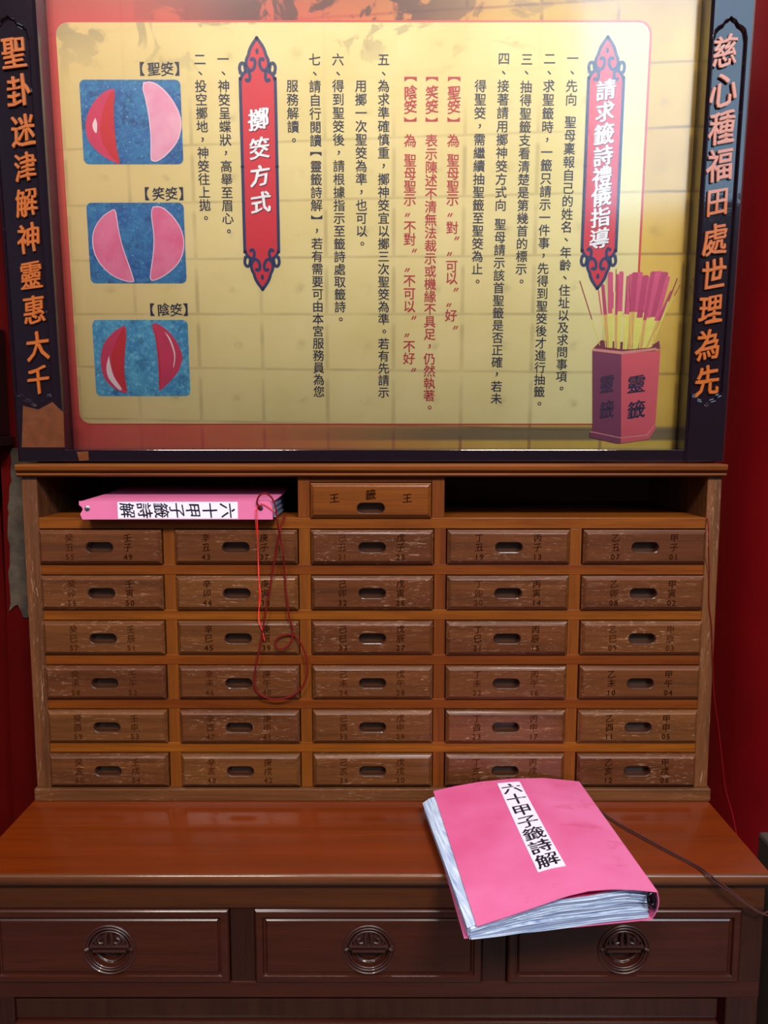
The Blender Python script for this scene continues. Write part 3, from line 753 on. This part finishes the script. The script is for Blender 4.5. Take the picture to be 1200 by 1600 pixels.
for st, px, py in (('聖筊', 251, 108), ('笑筊', 258, 303), ('陰筊', 265.5, 484)):
    t = MB(); x, z = S(px, py)
    for ch, dx in (('【', -0.0275), (st[0], -0.0100), (st[1], 0.0100), ('】', 0.0250)):
        put(t, ch, x+dx, z, 0.0200, -0.00135, bold=0.02, slant=0.0 if ch in '【】' else 0.10)
    t.build('printed_caption', TX, sign)

# red cartouche banners
def banner(tip_t, tip_b, title):
    cxm = (S(*tip_t)[0]+S(*tip_b)[0])/2; zt = S(*tip_t)[1]; zb = S(*tip_b)[1]; k = 0.000915
    def half(flip, sx):
        zo = zt if not flip else zb; sg = -1 if not flip else 1
        return lambda a, b: (cxm+sx*a*k, -0.00155, zo+sg*b*k)
    pts_r = [(0, 1), (7, 11), (12, 19), (14.5, 27), (18, 33), (19, 41), (16, 49), (22, 54), (27, 62), (29, 70)]
    poly = []
    H = (zt-zb)/k
    R_ = [(a, b) for a, b in pts_r]
    outline = [(a, b) for a, b in R_]+[(a, H-b) for a, b in R_[::-1]]
    left = [(-a, b) for a, b in outline[::-1][1:-1]]
    poly = [(cxm+a*k, zt-b*k) for a, b in outline+left]
    bn = MB().prism(poly, -0.0013, 0).build('printed_banner', M['banner'], sign)
    mb = MB()
    def ribbon(P3, w):
        P = catmull(P3, 5); vs = []; fs = []
        for i, p in enumerate(P):
            t = (P[min(i+1, len(P)-1)]-P[max(i-1, 0)]); t = Vector((t.x, 0, t.z)).normalized(); n_ = Vector((-t.z, 0, t.x))
            vs += [p+n_*w/2, p-n_*w/2]
            if i: fs.append((2*i-2, 2*i-1, 2*i+1, 2*i))
        mb.add(vs, fs)
        for p in (P[0], P[-1]):
            mb.add([(p.x+w*.62*math.cos(R(a)), p.y-0.00001, p.z+w*.62*math.sin(R(a))) for a in range(0, 360, 36)], [tuple(range(10))])
    for flip in (False, True):
        for sx in (-1, 1):
            h = half(flip, sx); w = 5.0*k
            ribbon([h(*q) for q in [(0, 2), (4, 7), (9, 14), (12.5, 21), (14.5, 28), (17.5, 34), (18.5, 41), (16, 48), (11, 51.5), (6.5, 48.5), (4, 43), (4, 36.5), (6.5, 33.5), (9.5, 34.5)]], w)
            ribbon([h(*q) for q in [(28, 54.5), (29.5, 48), (28, 42), (24.5, 40), (21.5, 42.5), (20.5, 47), (19.5, 51), (15, 53.5), (13, 58), (13.2, 64), (15.5, 67.5), (18.5, 66)]], w)
            ribbon([h(*q) for q in [(17, 52), (22, 55), (26, 60), (28.4, 66), (29, 74), (29, H/2+1)]], w)
        h = half(flip, 1)
        c = h(0, 22); mb.add([(c[0]+2.8*k*math.cos(R(a)), -0.00155, c[2]+4.6*k*math.sin(R(a))) for a in range(0, 360, 30)], [tuple(range(12))])
    mb.build('banner_outline', M['navy'], bn)
    t = MB(); sh = MB()
    for ch, px, py, sz in title:
        z = S(px, py)[1]; ps = px_size(px, py)
        put(t, ch, cxm, z, ps*sz, -0.0019, bold=0.026, slant=0.12)
        put(sh, ch, cxm+0.0011, z-0.0011, ps*sz, -0.0016, bold=0.03, slant=0.12)
    sh.build('banner_text_shadow', M['shade_print'], bn); t.build('banner_text', M['white'], bn)
banner((401.7, 58), (410.3, 454), [('擲', 404.5, 186.7, 34), ('筊', 405, 232, 33), ('方', 407, 275, 33), ('式', 408, 317, 33)])
banner((950, 56.5), (932.5, 452.5), [('請', 947, 141, 31), ('求', 944, 174.7, 30), ('籤', 943, 210, 33), ('詩', 941, 244, 31), ('禮', 941, 276, 31), ('儀', 939, 306.5, 32), ('指', 938, 339.5, 31), ('導', 935, 373, 32)])

# three printed photographs of crescent blocks
def blue(name, a, b, c_, teal):
    s = NT(name); o = s.obj()
    n1 = s.noise(o, 18, 5, 0.65); n2 = s.noise(o, 150, 4, 0.7)
    c = s.mix(s.mapr(n1, 0.35, 0.68), srgb(*a), srgb(*b))
    c = s.mix(s.mapr(n2, 0.50, 0.68, 0, 0.8), c, srgb(*c_))
    c = s.mix(s.mapr(s.noise(o, 45, 4, 0.7), 0.55, 0.62, 0, 0.55), c, tuple(x*0.45 for x in srgb(*a)[:3])+(1,))
    c = s.mix(s.mapr(s.noise(o, 320, 2), 0.68, 0.75, 0, 0.6), c, srgb(190, 220, 235))
    return s.rough(0.45).done(c)
M['blueA'] = blue('blue_cloth_print', (14, 74, 142), (44, 122, 170), (64, 140, 176), 0)
M['blueC'] = blue('pale_blue_cloth_print', (36, 112, 168), (84, 168, 200), (120, 196, 214), 0)
def pinkmat(name, a, b, ax=(40, 1, 6)):
    s = NT(name); o = s.obj()
    c = s.mix(s.mapr(s.noise(o, 22, 3), 0.35, 0.7), srgb(*a), srgb(*b))
    c = s.mix(s.mapr(s.noise(s.scaled(o, (600, 1, 60)), 1, 3), 0.6, 0.75, 0, 0.4), c, srgb(240, 200, 215))
    return s.rough(0.45).done(c)
M['pinkflat'] = pinkmat('pink_grain_print', (226, 116, 150), (216, 84, 128))
M['pinkpale'] = pinkmat('pale_pink_print', (232, 170, 186), (224, 138, 170))
M['magenta'] = plain('magenta_print', (204, 44, 84), 0.45, var=0.2, nscale=30)
M['redface'] = plain('red_print', (200, 26, 36), 0.45, var=0.06)
M['shine'] = plain('pale_shine_print', (232, 205, 205), 0.45, var=0.1)
M['rim'] = plain('pale_rim_print', (240, 196, 208), 0.45)
def smooth_poly(pts, n=3):
    P = catmull([(a, b, 0) for a, b in pts+[pts[0]]], n); return [(p.x, p.y) for p in P[:-1]]
def photo(tl, br, org, sc, mat, blocks):
    x0, z1 = S(*tl); x1, z0 = S(*br)
    ph = MB().prism(rrect(x0, x1, z0, z1, 0.008), -0.00125, 0).build('printed_photo', mat, sign)
    for pieces in blocks:
        mb = MB(); mats = []
        for i, (m_, pts) in enumerate(pieces):
            q = smooth_poly([S(org[0]+a/sc, org[1]+b/sc) for a, b in pts])
            mb.prism(q, -0.00145-0.00015*i, -0.0012, mi=i); mats.append(M[m_])
        mb.build('crescent_block', None, ph, mats=mats)
photo((124, 125), (287, 257), (115, 115), 6.316, M['blueA'], [
    [('magenta', [(395, 150), (320, 175), (230, 250), (155, 370), (122, 500), (140, 640), (200, 730), (300, 820), (440, 890), (455, 865), (425, 720), (405, 520), (400, 330), (410, 200)]),
     ('redface', [(392, 170), (335, 250), (285, 400), (265, 550), (290, 680), (350, 790), (440, 880), (455, 862), (425, 720), (405, 520), (400, 330), (405, 200)]),
     ('shine', [(218, 440), (192, 500), (200, 560), (230, 590), (236, 500)])],
    [('rim', [(690, 88), (790, 88), (900, 165), (1000, 295), (1058, 430), (1064, 550), (1024, 680), (933, 793), (840, 864), (785, 868), (762, 830), (762, 640), (742, 430), (708, 250), (684, 160)]),
     ('pinkpale', [(700, 98), (788, 98), (893, 173), (993, 300), (1048, 430), (1054, 550), (1015, 675), (925, 783), (840, 853), (790, 858), (770, 825), (770, 640), (752, 430), (716, 250), (693, 160)])]])
photo((135, 317), (292, 443), (125, 305), 6.667, M['blueA'], [
    [('rim', [(350, 148), (250, 210), (165, 320), (130, 450), (150, 600), (220, 730), (340, 840), (480, 900), (555, 905), (565, 880), (520, 740), (450, 540), (410, 370), (380, 180)]),
     ('pinkflat', [(350, 156), (255, 216), (172, 324), (140, 450), (160, 598), (228, 723), (345, 832), (482, 890), (545, 896), (553, 878), (510, 740), (442, 540), (402, 370), (372, 185)])],
    [('rim', [(760, 122), (850, 122), (960, 208), (1050, 340), (1088, 480), (1073, 620), (1003, 743), (880, 844), (770, 892), (733, 870), (738, 780), (763, 600), (768, 420), (748, 260), (745, 170)]),
     ('pinkflat', [(765, 132), (848, 132), (953, 215), (1042, 342), (1078, 480), (1063, 618), (995, 736), (875, 835), (772, 882), (743, 866), (748, 780), (772, 600), (777, 420), (757, 260), (752, 172)])]])
photo((144, 500), (298, 619), (135, 490), 6.667, M['blueC'], [
    [('magenta', [(390, 125), (290, 190), (200, 290), (160, 400), (155, 530), (190, 670), (280, 770), (400, 825), (425, 800), (400, 640), (400, 450), (415, 280), (415, 160)]),
     ('redface', [(400, 140), (335, 240), (280, 380), (262, 480), (290, 640), (360, 750), (415, 805), (422, 790), (400, 640), (400, 450), (412, 280)]),
     ('shine', [(238, 440), (212, 560), (240, 680), (340, 790), (368, 780), (292, 660), (256, 540)])],
    [('magenta', [(690, 110), (740, 105), (850, 180), (940, 290), (990, 400), (1000, 480), (960, 600), (880, 700), (780, 795), (760, 780), (755, 620), (745, 450), (720, 250), (690, 150)]),
     ('redface', [(700, 130), (730, 200), (760, 400), (775, 600), (772, 760), (762, 740), (756, 620), (748, 450), (722, 250)]),
     ('shine', [(815, 190), (870, 250), (915, 360), (930, 450), (915, 555), (908, 550), (918, 450), (900, 365), (858, 260)])]])

# printed red hexagonal stick holder
M['pot_l'] = plain('pot_dark_face_print', (122, 48, 82), 0.45, var=0.12, nscale=12)
M['pot_r'] = plain('pot_red_face_print', (216, 86, 98), 0.45, var=0.12, nscale=12)
M['pot_rim'] = plain('pot_rim_print', (214, 140, 130), 0.45)
M['pot_in'] = plain('pot_inside_print', (120, 34, 60), 0.45)
M['stick_y'] = plain('stick_yellow_print', (222, 214, 104), 0.45, var=0.12, nscale=80)
M['stick_o'] = plain('stick_orange_print', (216, 168, 90), 0.45)
M['stick_p'] = plain('stick_pink_print', (206, 78, 118), 0.45, var=0.15, nscale=90)
M['stick_p2'] = plain('stick_deep_pink_print', (184, 58, 100), 0.45, var=0.15, nscale=90)
M['stick_d'] = plain('stick_brown_print', (150, 52, 60), 0.45)
M['pot_ink'] = plain('pot_ink_print', (24, 22, 60), 0.45)
M['pot_ink2'] = plain('pot_dim_ink_print', (52, 24, 62), 0.45)
q = lambda a, b: S(890+a/5.333, 400+b/5.333)
pot = MB()
pot.prism([q(195, 772), (q(262, 700)), q(285, 705), q(700, 735), q(745, 705), q(752, 770), q(430, 812)], -0.0012, 0, mi=2)
pot.prism([q(188, 785), q(428, 815), q(425, 1520), q(188, 1470)], -0.0021, -0.0015, mi=0)
pot.prism([q(428, 815), q(735, 790), q(752, 770), q(745, 900), q(708, 1440), q(640, 1500), q(425, 1520)], -0.0021, -0.0015, mi=1)
pot.prism([q(190, 770), q(432, 795), q(720, 765), q(722, 785), q(432, 820), q(190, 792)], -0.0023, -0.0015, mi=3)
pot.prism([q(165, 1468), q(188, 1468), q(425, 1518), q(420, 1562), q(385, 1560), q(165, 1508)], -0.0022, -0.0015, mi=0)
pot.prism([q(425, 1518), q(640, 1490), q(712, 1400), q(712, 1445), q(655, 1525), q(420, 1562)], -0.0022, -0.0015, mi=1)
pot.prism([q(165, 1462), q(188, 1462), q(425, 1512), q(640, 1486), q(712, 1392), q(713, 1400), q(642, 1496), q(426, 1520), q(188, 1470), q(165, 1470)], -0.0024, -0.0015, mi=3)
pot = pot.build('printed_stick_holder', None, sign, mats=[M['pot_l'], M['pot_r'], M['pot_in'], M['pot_rim']])
for ms, px, wx in (('pot_ink', 993.5, 1.0), ('pot_ink2', 947.5, 0.82)):
    t = MB()
    for ch, y in (('靈', 600), ('籤', 640)): x, z = S(px, y); put(t, ch, x, z, 0.0300, -0.00245, bold=0.022, slant=0.12, wx=wx)
    t.build('holder_text', M[ms], pot)
sticks = [(250, 745, 85, 205, 9, 530, 'd'), (300, 760, 240, 285, 10, 490, 'p'), (318, 765, 275, 235, 28, 490, 'p'), (340, 765, 338, 132, 44, 480, 'p'), (372, 765, 386, 105, 7, 300, 'd'),
          (352, 768, 362, 300, 10, 440, 'p'), (382, 770, 396, 150, 24, 490, 'p'), (405, 775, 430, 128, 38, 462, 'p'), (445, 778, 480, 165, 16, 485, 'p'), (465, 778, 512, 150, 38, 488, 'p'),
          (500, 778, 545, 135, 52, 465, 'p'), (535, 776, 588, 132, 40, 468, 'p'), (548, 772, 632, 160, 56, 515, 'p'), (585, 770, 668, 178, 34, 472, 'p'), (598, 770, 700, 128, 52, 535, 'p'),
          (625, 766, 742, 125, 60, 515, 'p'), (645, 764, 790, 132, 62, 510, 'p'), (662, 762, 818, 170, 36, 540, 'p'), (640, 768, 846, 290, 26, 540, 'p'), (680, 758, 893, 185, 10, 380, 'd'), (650, 766, 915, 240, 7, 330, 'd'), (515, 776, 492, 165, 6, 470, 'd')]
for i, (xb, yb, xt, yt, w, ys, kd_) in enumerate(sticks):
    f = (yb-ys)/(yb-yt); xm = xb+(xt-xb)*f; y = -0.00122-0.00001*i
    wl = w*0.42; wm = w*0.5
    mb = MB(); mb.prism([q(xb-wl*.8, yb), q(xb+wl*.8, yb), q(xm+wm, ys), q(xm-wm, ys)], y, -0.001, 0)
    mb.prism([q(xm-wm, ys), q(xm+wm, ys), q(xt+w*.5, yt+8), q(xt+w*.2, yt), q(xt-w*.3, yt+2), q(xt-w*.5, yt+10)], y, -0.001, 1)
    mb.build('printed_stick', None, pot, mats=[M['stick_y'] if i % 4 != 2 else M['stick_o'], (M['stick_p'] if i % 2 else M['stick_p2']) if kd_ == 'p' else M['stick_d']])
# glass in front of the print
MB().box(-0.5082, 0.4737, -0.0120, -0.0095, RB-0.001, 0.90).build('glass_pane', M['glass'], sign)

# ------------------------------------------------------------------ binder lying in the left compartment, spine outwards
BY = -0.025
xl = at_y(124, 800, BY).x; xr = at_y(426, 800, BY).x
zt_ = at_y(300, 783, BY).z; zb_ = SHZ+0.0003
b1 = thing('ring_binder', ((xl+xr)/2, 0.09, zb_), 'pink ring binder lying in the open left compartment with its labelled spine outward', 'binder')
o1 = Vector(b1.location)
def bpart(mb, name, mat, smooth=False, parent=None):
    o = mb.build(name, mat, parent or b1, smooth)
    if parent is None: o.location = -o1
    return o
# spine with the thumb notch at its left end
sp = [(xr, zb_), (xr, zt_), (xl, zt_), (xl, zt_-0.006), (xl+0.004, zt_-0.009), (xl+0.0055, zt_-0.013), (xl+0.003, zt_-0.017), (xl+0.001, zt_-0.020), (xl+0.004, zb_)]
bpart(MB().prism(sp, BY, BY+0.0016), 'spine', M['pink_pale'])
# cover: rises from the spine then dips into the dark
def sheet(fn, ns, nt, th):
    """solid sheet from a function (s,t)->point with thickness th downwards"""
    mb = MB(); T = [[Vector(fn(i/ns, j/nt)) for j in range(nt+1)] for i in range(ns+1)]; vs = []
    for r_ in T:
        for p in r_: vs.append(p)
    n = len(vs)
    for r_ in T:
        for p in r_: vs.append(p-Vector((0, 0, th)))
    fs = []; W_ = nt+1
    for i in range(ns):
        for j in range(nt):
            a = i*W_+j; fs.append((a, a+W_, a+W_+1, a+1)); fs.append((n+a, n+a+1, n+a+W_+1, n+a+W_))
    for i in range(ns):
        a = i*W_; fs.append((a, n+a, n+a+W_, a+W_)); a = i*W_+nt; fs.append((a, a+W_, n+a+W_, n+a))
    for j in range(nt):
        a = j; fs.append((a, a+1, n+a+1, n+a)); a = ns*W_+j; fs.append((a, n+a, n+a+1, a+1))
    mb.add(vs, fs); return mb
def cov(s_, t):
    y = BY+0.0010+0.235*t; rise = 0.0125*math.sin(min(1.0, t/0.8)*math.pi/2)-0.006*max(0, t-.45)
    xa = xl+0.0145*min(1, t/0.12)*0.0+0.001; xa = xl+0.003+0.020*min(1, t*3.2); xb_ = xr+0.003*min(1, t*9)+0.006*min(1, t*3)
    return (xa+(xb_-xa)*s_, y, zt_+rise*1.0-0.0002)
bpart(sheet(cov, 14, 14, 0.0012), 'cover', M['pink_pale'], True)
bpart(MB().box(xl+0.004, xr, BY+0.001, BY+0.237, zb_, zb_+0.0014), 'cover', M['pink_dark'])
for k in range(8):
    z = zb_+0.0030+k*0.0029
    bpart(MB().box(xl+0.012, xr+0.004-0.0012*(k % 3), BY+0.006, BY+0.225, z, z+0.0024), 'page_sleeve', M['page_grey'])
lx0, lx1 = at_y(184, 795, BY).x, at_y(371.5, 795, BY).x; lz0, lz1 = zb_+0.0012, zt_-0.0012
lb = bpart(MB().box(lx0, lx1, BY-0.0004, BY, lz0, lz1), 'label', M['label'])
t = MB(); nn = '六十甲子籤詩解'
for ch, px in zip(nn, (356, 328, 302, 277, 252, 226, 199.5)):
    put(t, ch, at_y(px, 796, BY).x, (lz0+lz1)/2, 0.0245, BY-0.0006, bold=0.014, slant=0.08, rot=-math.pi/2)
o = t.build('label_writing', M['ink'], lb)
c = at_y(136.5, 794.5, BY)
rv = MB(); rv.loft([[(c.x+r_*math.cos(2*math.pi*k/16), y, c.z+r_*math.sin(2*math.pi*k/16)) for k in range(16)] for r_, y in ((0.0042, BY), (0.0040, BY-0.0010), (0.0024, BY-0.0018))], False, True)
bpart(rv, 'rivet', M['rivet'], True)
c = at_y(407, 794, BY)
rv = MB(); rv.loft([[(c.x+r_*math.cos(2*math.pi*k/16), y, c.z+r_*math.sin(2*math.pi*k/16)) for k in range(16)] for r_, y in ((0.0040, BY-0.0002), (0.0040, BY-0.0008), (0.0020, BY-0.0006))], False, True)
bpart(rv, 'eyelet', M['ink'], True)

# cords from that binder
def ypath(pts, Y): return [at_y(a, b, Y if not isinstance(Y, list) else Y[i]) for i, (a, b) in enumerate(pts)]
loop = [(407.4, 795), (401.6, 786), (405, 775), (414, 770.7), (424.7, 778), (430.5, 793), (433.5, 816), (438.6, 844), (442.8, 865), (444.4, 897), (447.9, 936.5), (452.5, 966.6), (457, 982.8), (456, 1001), (447.9, 1010.5), (436.3, 1014), (429.8, 1004.7), (436.3, 995.5), (452.5, 991.5), (464, 996.6), (473.3, 1012.8), (479, 1031), (479.8, 1056.7), (468.7, 1077.6), (452.5, 1089), (429.4, 1092.6), (408.6, 1086.8), (398, 1073), (398, 1052), (404, 1022), (409.7, 989.7), (416.6, 948), (423.6, 906.5), (430.5, 867), (434, 844), (439.8, 821), (445.5, 804)]
Ys = [BY-0.002]*1+[BY-0.006]*4+[BY-0.008]*2+[-0.022]*2+[-0.0125]*4+[-0.0155]*3+[-0.0125]*15+[-0.0125]*3+[-0.016, -0.010, -0.006]
Ys = (Ys+[-0.013]*40)[:len(loop)]; Ys[-1] = -0.001; Ys[-2] = -0.008
co = MB().tube(ypath(loop, Ys), 0.0014, 6, 5).build('cord', M['cord'], b1, True); co.location = -o1
tag(co, 'dark brown looped cord hanging over the small drawers')
th = MB()
th.tube(ypath([(399, 796), (399.8, 816), (402.8, 860), (404, 902), (407.4, 932), (404, 955), (404, 971), (409.7, 983), (412.5, 999)], [BY-0.0015, BY-0.004]+[-0.012]*7), 0.0006, 5, 4)
th.tube(ypath([(401.5, 796), (402.5, 830), (403.5, 862), (405, 920), (404.6, 955), (406, 973), (411, 990), (413.5, 1001)], [BY-0.0015, BY-0.004]+[-0.0125]*6), 0.0005, 5, 4)
th.tube(ypath([(400, 797), (408, 787), (418, 791), (428, 799), (433, 806)], [BY-0.0015, BY-0.003, BY-0.003, BY-0.003, BY-0.002]), 0.0007, 5, 4)
th = th.build('thread', M['red_thread'], b1, True); th.location = -o1; tag(th, 'bright red thread')
rt = MB().tube(ypath([(1101, 806.5), (1105.5, 812), (1107, 836), (1107, 858), (1108, 898), (1108, 943), (1112, 982), (1114, 1053), (1117, 1096), (1123.5, 1144), (1129, 1195), (1134, 1234), (1143.5, 1268), (1150, 1300), (1154, 1330), (1156, 1400)],
    [0.01, -0.002, -0.0105, -0.0105, -0.002, -0.0015, -0.0015, -0.0015, -0.002, -0.004, -0.006, -0.010, -0.03, -0.06, -0.08, -0.10]), 0.0009, 6, 4).build('red_string', M['dark_thread'], None, True)
tag(rt, 'dull red string hanging down the cabinet\'s right side panel', 'string')

# ------------------------------------------------------------------ binder lying open-edged on the desk, over its front edge
Z0 = DT+0.0006
BLc, BRc, TRc, TLc = Vector((0.1088, -0.3517)), Vector((0.3320, -0.3182)), Vector((0.3148, -0.0098)), Vector((0.0775, -0.0400))
hf = [(0, .0224), (.18, .0320), (.362, .0424), (.485, .0500), (.608, .0540), (.734, .0535), (.861, .0500), (1, .0441)]
hb = [(0, .0347), (.14, .0405), (.314, .0455), (.532, .0475), (.753, .0455), (.9, .0400), (1, .0360)]
def interp(tab, x):
    for (a, b), (c_, d) in zip(tab, tab[1:]):
        if x <= c_:
            t = (x-a)/(c_-a); return b+(d-b)*t
    return tab[-1][1]
def top_h(s_, t): return (interp(hf, s_)*(1-t)+interp(hb, s_)*t)-0.002*math.sin(math.pi*t)*math.sin(math.pi*s_)
def plan(s_, t): a = BLc.lerp(BRc, s_); b = TLc.lerp(TRc, s_); return a.lerp(b, t)
b2 = thing('ring_binder', ((BLc+BRc+TRc+TLc)/4).to_3d()+Vector((0, 0, Z0)), 'pink ring binder full of clear sleeves lying across the desk\'s front edge', 'binder')
o2 = Vector(b2.location)
def b2part(mb, name, mat, smooth=False, parent=None):
    o = mb.build(name, mat, parent or b2, smooth)
    if parent is None: o.location = -o2
    return o
def topc(s_, t):
    p = plan(s_, t); h = top_h(s_, t)
    return (p.x, p.y, DT+h)
cv = b2part(sheet(topc, 28, 20, 0.0012), 'cover', M['pink'], True)
# bottom cover
bl, br = Vector((0.0949, -0.3433)), Vector((0.3310, -0.3080)); tl, tr = bl+Vector((-0.026, 0.309)), br+Vector((-0.0175, 0.294))
def botc(s_, t):
    p = bl.lerp(br, s_).lerp(tl.lerp(tr, s_), t); return (p.x, p.y, Z0+0.0014)
cvb = b2part(sheet(botc, 6, 10, 0.0014), 'cover', M['pink'])
# spine: curved strip joining the covers on the right
def spinef(s_, t):
    a = Vector(topc(1, t)); b = Vector(botc(1, t)); a.z -= 0.0004
    p = a.lerp(b, s_); out = Vector((0.995, -0.05, 0)); p += out*(0.0045*math.sin(math.pi*s_)*1.0); return p
mb = MB(); ns, nt = 8, 20
vs = [spinef(i/ns, j/nt) for i in range(ns+1) for j in range(nt+1)]; n = len(vs)
vs += [v-Vector((0.0013, 0, 0)) for v in vs]; fs = []; W_ = nt+1
for i in range(ns):
    for j in range(nt):
        a = i*W_+j; fs.append((a, a+W_, a+W_+1, a+1)); fs.append((n+a, n+a+1, n+a+W_+1, n+a+W_))
    fs.append((i*W_, n+i*W_, n+(i+1)*W_, (i+1)*W_)); fs.append((i*W_+nt, (i+1)*W_+nt, n+(i+1)*W_+nt, n+i*W_+nt))
b2part(mb.add(vs, fs), 'spine', M['pink'], True)
# sleeves
rnd = random.Random(9); NP = 17
for k in range(NP):
    f0 = k/(NP-1); jx, jy, ph = rnd.uniform(-.0025, .0025), rnd.uniform(-.0022, .0022), rnd.uniform(0, 6)
    L0 = Vector((0.1010-0.001*f0, -0.3475)); L1 = Vector((0.0615+0.004*(1-f0), -0.0560))
    R0 = Vector((0.3255, -0.3070)); R1 = Vector((0.3080, -0.0200))
    def pg(s_, t, k=k, f0=f0, jx=jx, jy=jy, ph=ph):
        if k == NP-1: s_, t = 0.30+0.66*s_, 0.010+0.80*t
        a = L0.lerp(R0, s_); b = L1.lerp(R1, s_); p = a.lerp(b, t)
        p = p+Vector((jx*(1-s_), jy+0.0009*math.sin(9*s_+ph)))
        topm = max(0.006, top_h(min(1, s_), t)-0.0038-0.0095*math.exp(-((s_-.64)/.20)**2)*(1-t)-0.004*max(0, s_-.86)/.14)
        if s_ < 0.08: topm = min(topm, 0.021+s_*0.16+0.003*t)
        h = 0.0032+(topm-0.0032)*f0+0.0006*math.sin(14*s_+ph)*math.sin(math.pi*f0)
        return (p.x, p.y, Z0+h)
    o = b2part(sheet(pg, 22, 10, 0.0009), 'divider_sheet' if k == NP-1 else 'page_sleeve', M['pink_dark'] if k == NP-1 else M['page'] if k % 5 != 3 else M['page_grey'], True)
# ring mechanism at the spine's front end
def on2(s_, t, h): p = plan(s_, t); return Vector((p.x, p.y, DT+h))
rg = MB()
rg.tube([on2(0.972, 0.006, 0.026), on2(0.952, 0.006, 0.030), on2(0.950, 0.006, 0.038), on2(0.970, 0.006, 0.041), on2(0.988, 0.006, 0.036), on2(0.988, 0.006, 0.029), on2(0.972, 0.006, 0.026)], 0.0016, 8, 4)
rg.tube([on2(0.955, 0.85, 0.010), on2(0.925, 0.85, 0.022), on2(0.945, 0.85, 0.030), on2(0.985, 0.85, 0.024), on2(0.985, 0.85, 0.012), on2(0.955, 0.85, 0.010)], 0.0018, 8, 4)
rg.tube([on2(0.985, 0.004, 0.024), on2(0.985, 0.90, 0.016)], 0.0032, 8, 1)
b2part(rg, 'ring_mechanism', plain('dark_steel_rings', (40, 36, 44), 0.3, metal=0.8), True)
# label on the cover
def cover_hit(px, py):
    h = 0.045
    for _ in range(12):
        p = at_z(px, py, DT+h)
        v = Vector((p.x, p.y)); 
        # invert plan() by a few Newton-like steps
        s_, t = 0.5, 0.5
        for _2 in range(12):
            e = v-plan(s_, t); du_ = plan(min(1.2, s_+.01), t)-plan(s_, t); dv_ = plan(s_, t+.01)-plan(s_, t)
            det = du_.x*dv_.y-du_.y*dv_.x
            s_ += .01*(e.x*dv_.y-e.y*dv_.x)/det; t += .01*(du_.x*e.y-du_.y*e.x)/det
        h = top_h(min(1, max(0, s_)), min(1, max(0, t)))
    return s_, t
c_tl, c_tr, c_br, c_bl = cover_hit(777, 1224.5), cover_hit(812, 1222), cover_hit(884, 1353), cover_hit(840.5, 1363)
def labf(s_, t, lift=0.0007):
    a = (c_bl[0]*(1-t)+c_tl[0]*t, c_bl[1]*(1-t)+c_tl[1]*t); b = (c_br[0]*(1-t)+c_tr[0]*t, c_br[1]*(1-t)+c_tr[1]*t)
    u, w = a[0]*(1-s_)+b[0]*s_, a[1]*(1-s_)+b[1]*s_
    p = Vector(topc(u, w)); p.z += lift; return p
lab = sheet(lambda s_, t: labf(s_, t), 8, 16, 0.0006).build('label', M['label'], cv, True)
t = MB()
Llen = (labf(.5, 1)-labf(.5, 0)).length; Wl = (labf(1, .5)-labf(0, .5)).length
for i, ch in enumerate(nn):
    f = 1-(i+0.5)/7*0.97-0.015; sz = Llen/7*0.96
    vs, fs = glyph(ch)
    for dx, dz in nib(0.014, True):
        t.add([labf(0.5+(a+dx)*sz/Wl, f+(b+0.09*a+0.03*math.sin(a*7)+dz)*sz/Llen, 0.0010) for a, b, _ in vs], fs)
t.build('label_writing', M['ink'], cv)

# cord from the desk binder, draped over the desk edge
cz = DT+0.0014
pA = [(922, 1256), (934.5, 1264), (960, 1282.5), (1000, 1305), (1050, 1332), (1088, 1352)]
P1 = [at_z(a, b, cz) for a, b in pA]+[at_y(1107, 1365, -0.2140), at_y(1118, 1374, -0.2150), at_y(1132, 1384, -0.2150), at_y(1155, 1403, -0.2160), at_y(1178, 1420, -0.2160), at_y(1192, 1427, -0.2150), at_y(1200, 1424, -0.2100)]
P2 = [at_z(a+3, b+4.5, cz) for a, b in pA[:3]]+[at_z(a-2, b+2.2, cz) for a, b in pA[3:]]+[at_y(1104, 1367, -0.2150), at_y(1117, 1378, -0.2165), at_y(1135, 1391, -0.2165), at_y(1160, 1409, -0.2165), at_y(1182, 1424, -0.2160), at_y(1200, 1431, -0.2150)]
mb = MB(); mb.tube(P1, 0.0012, 6, 4); mb.tube(P2, 0.0011, 6, 4)
dc = mb.build('cord', M['cord_dark'], b2, True); dc.location = -o2; tag(dc, 'dark brown cord draped over the desk edge')

bpy.data.objects.remove(_go)
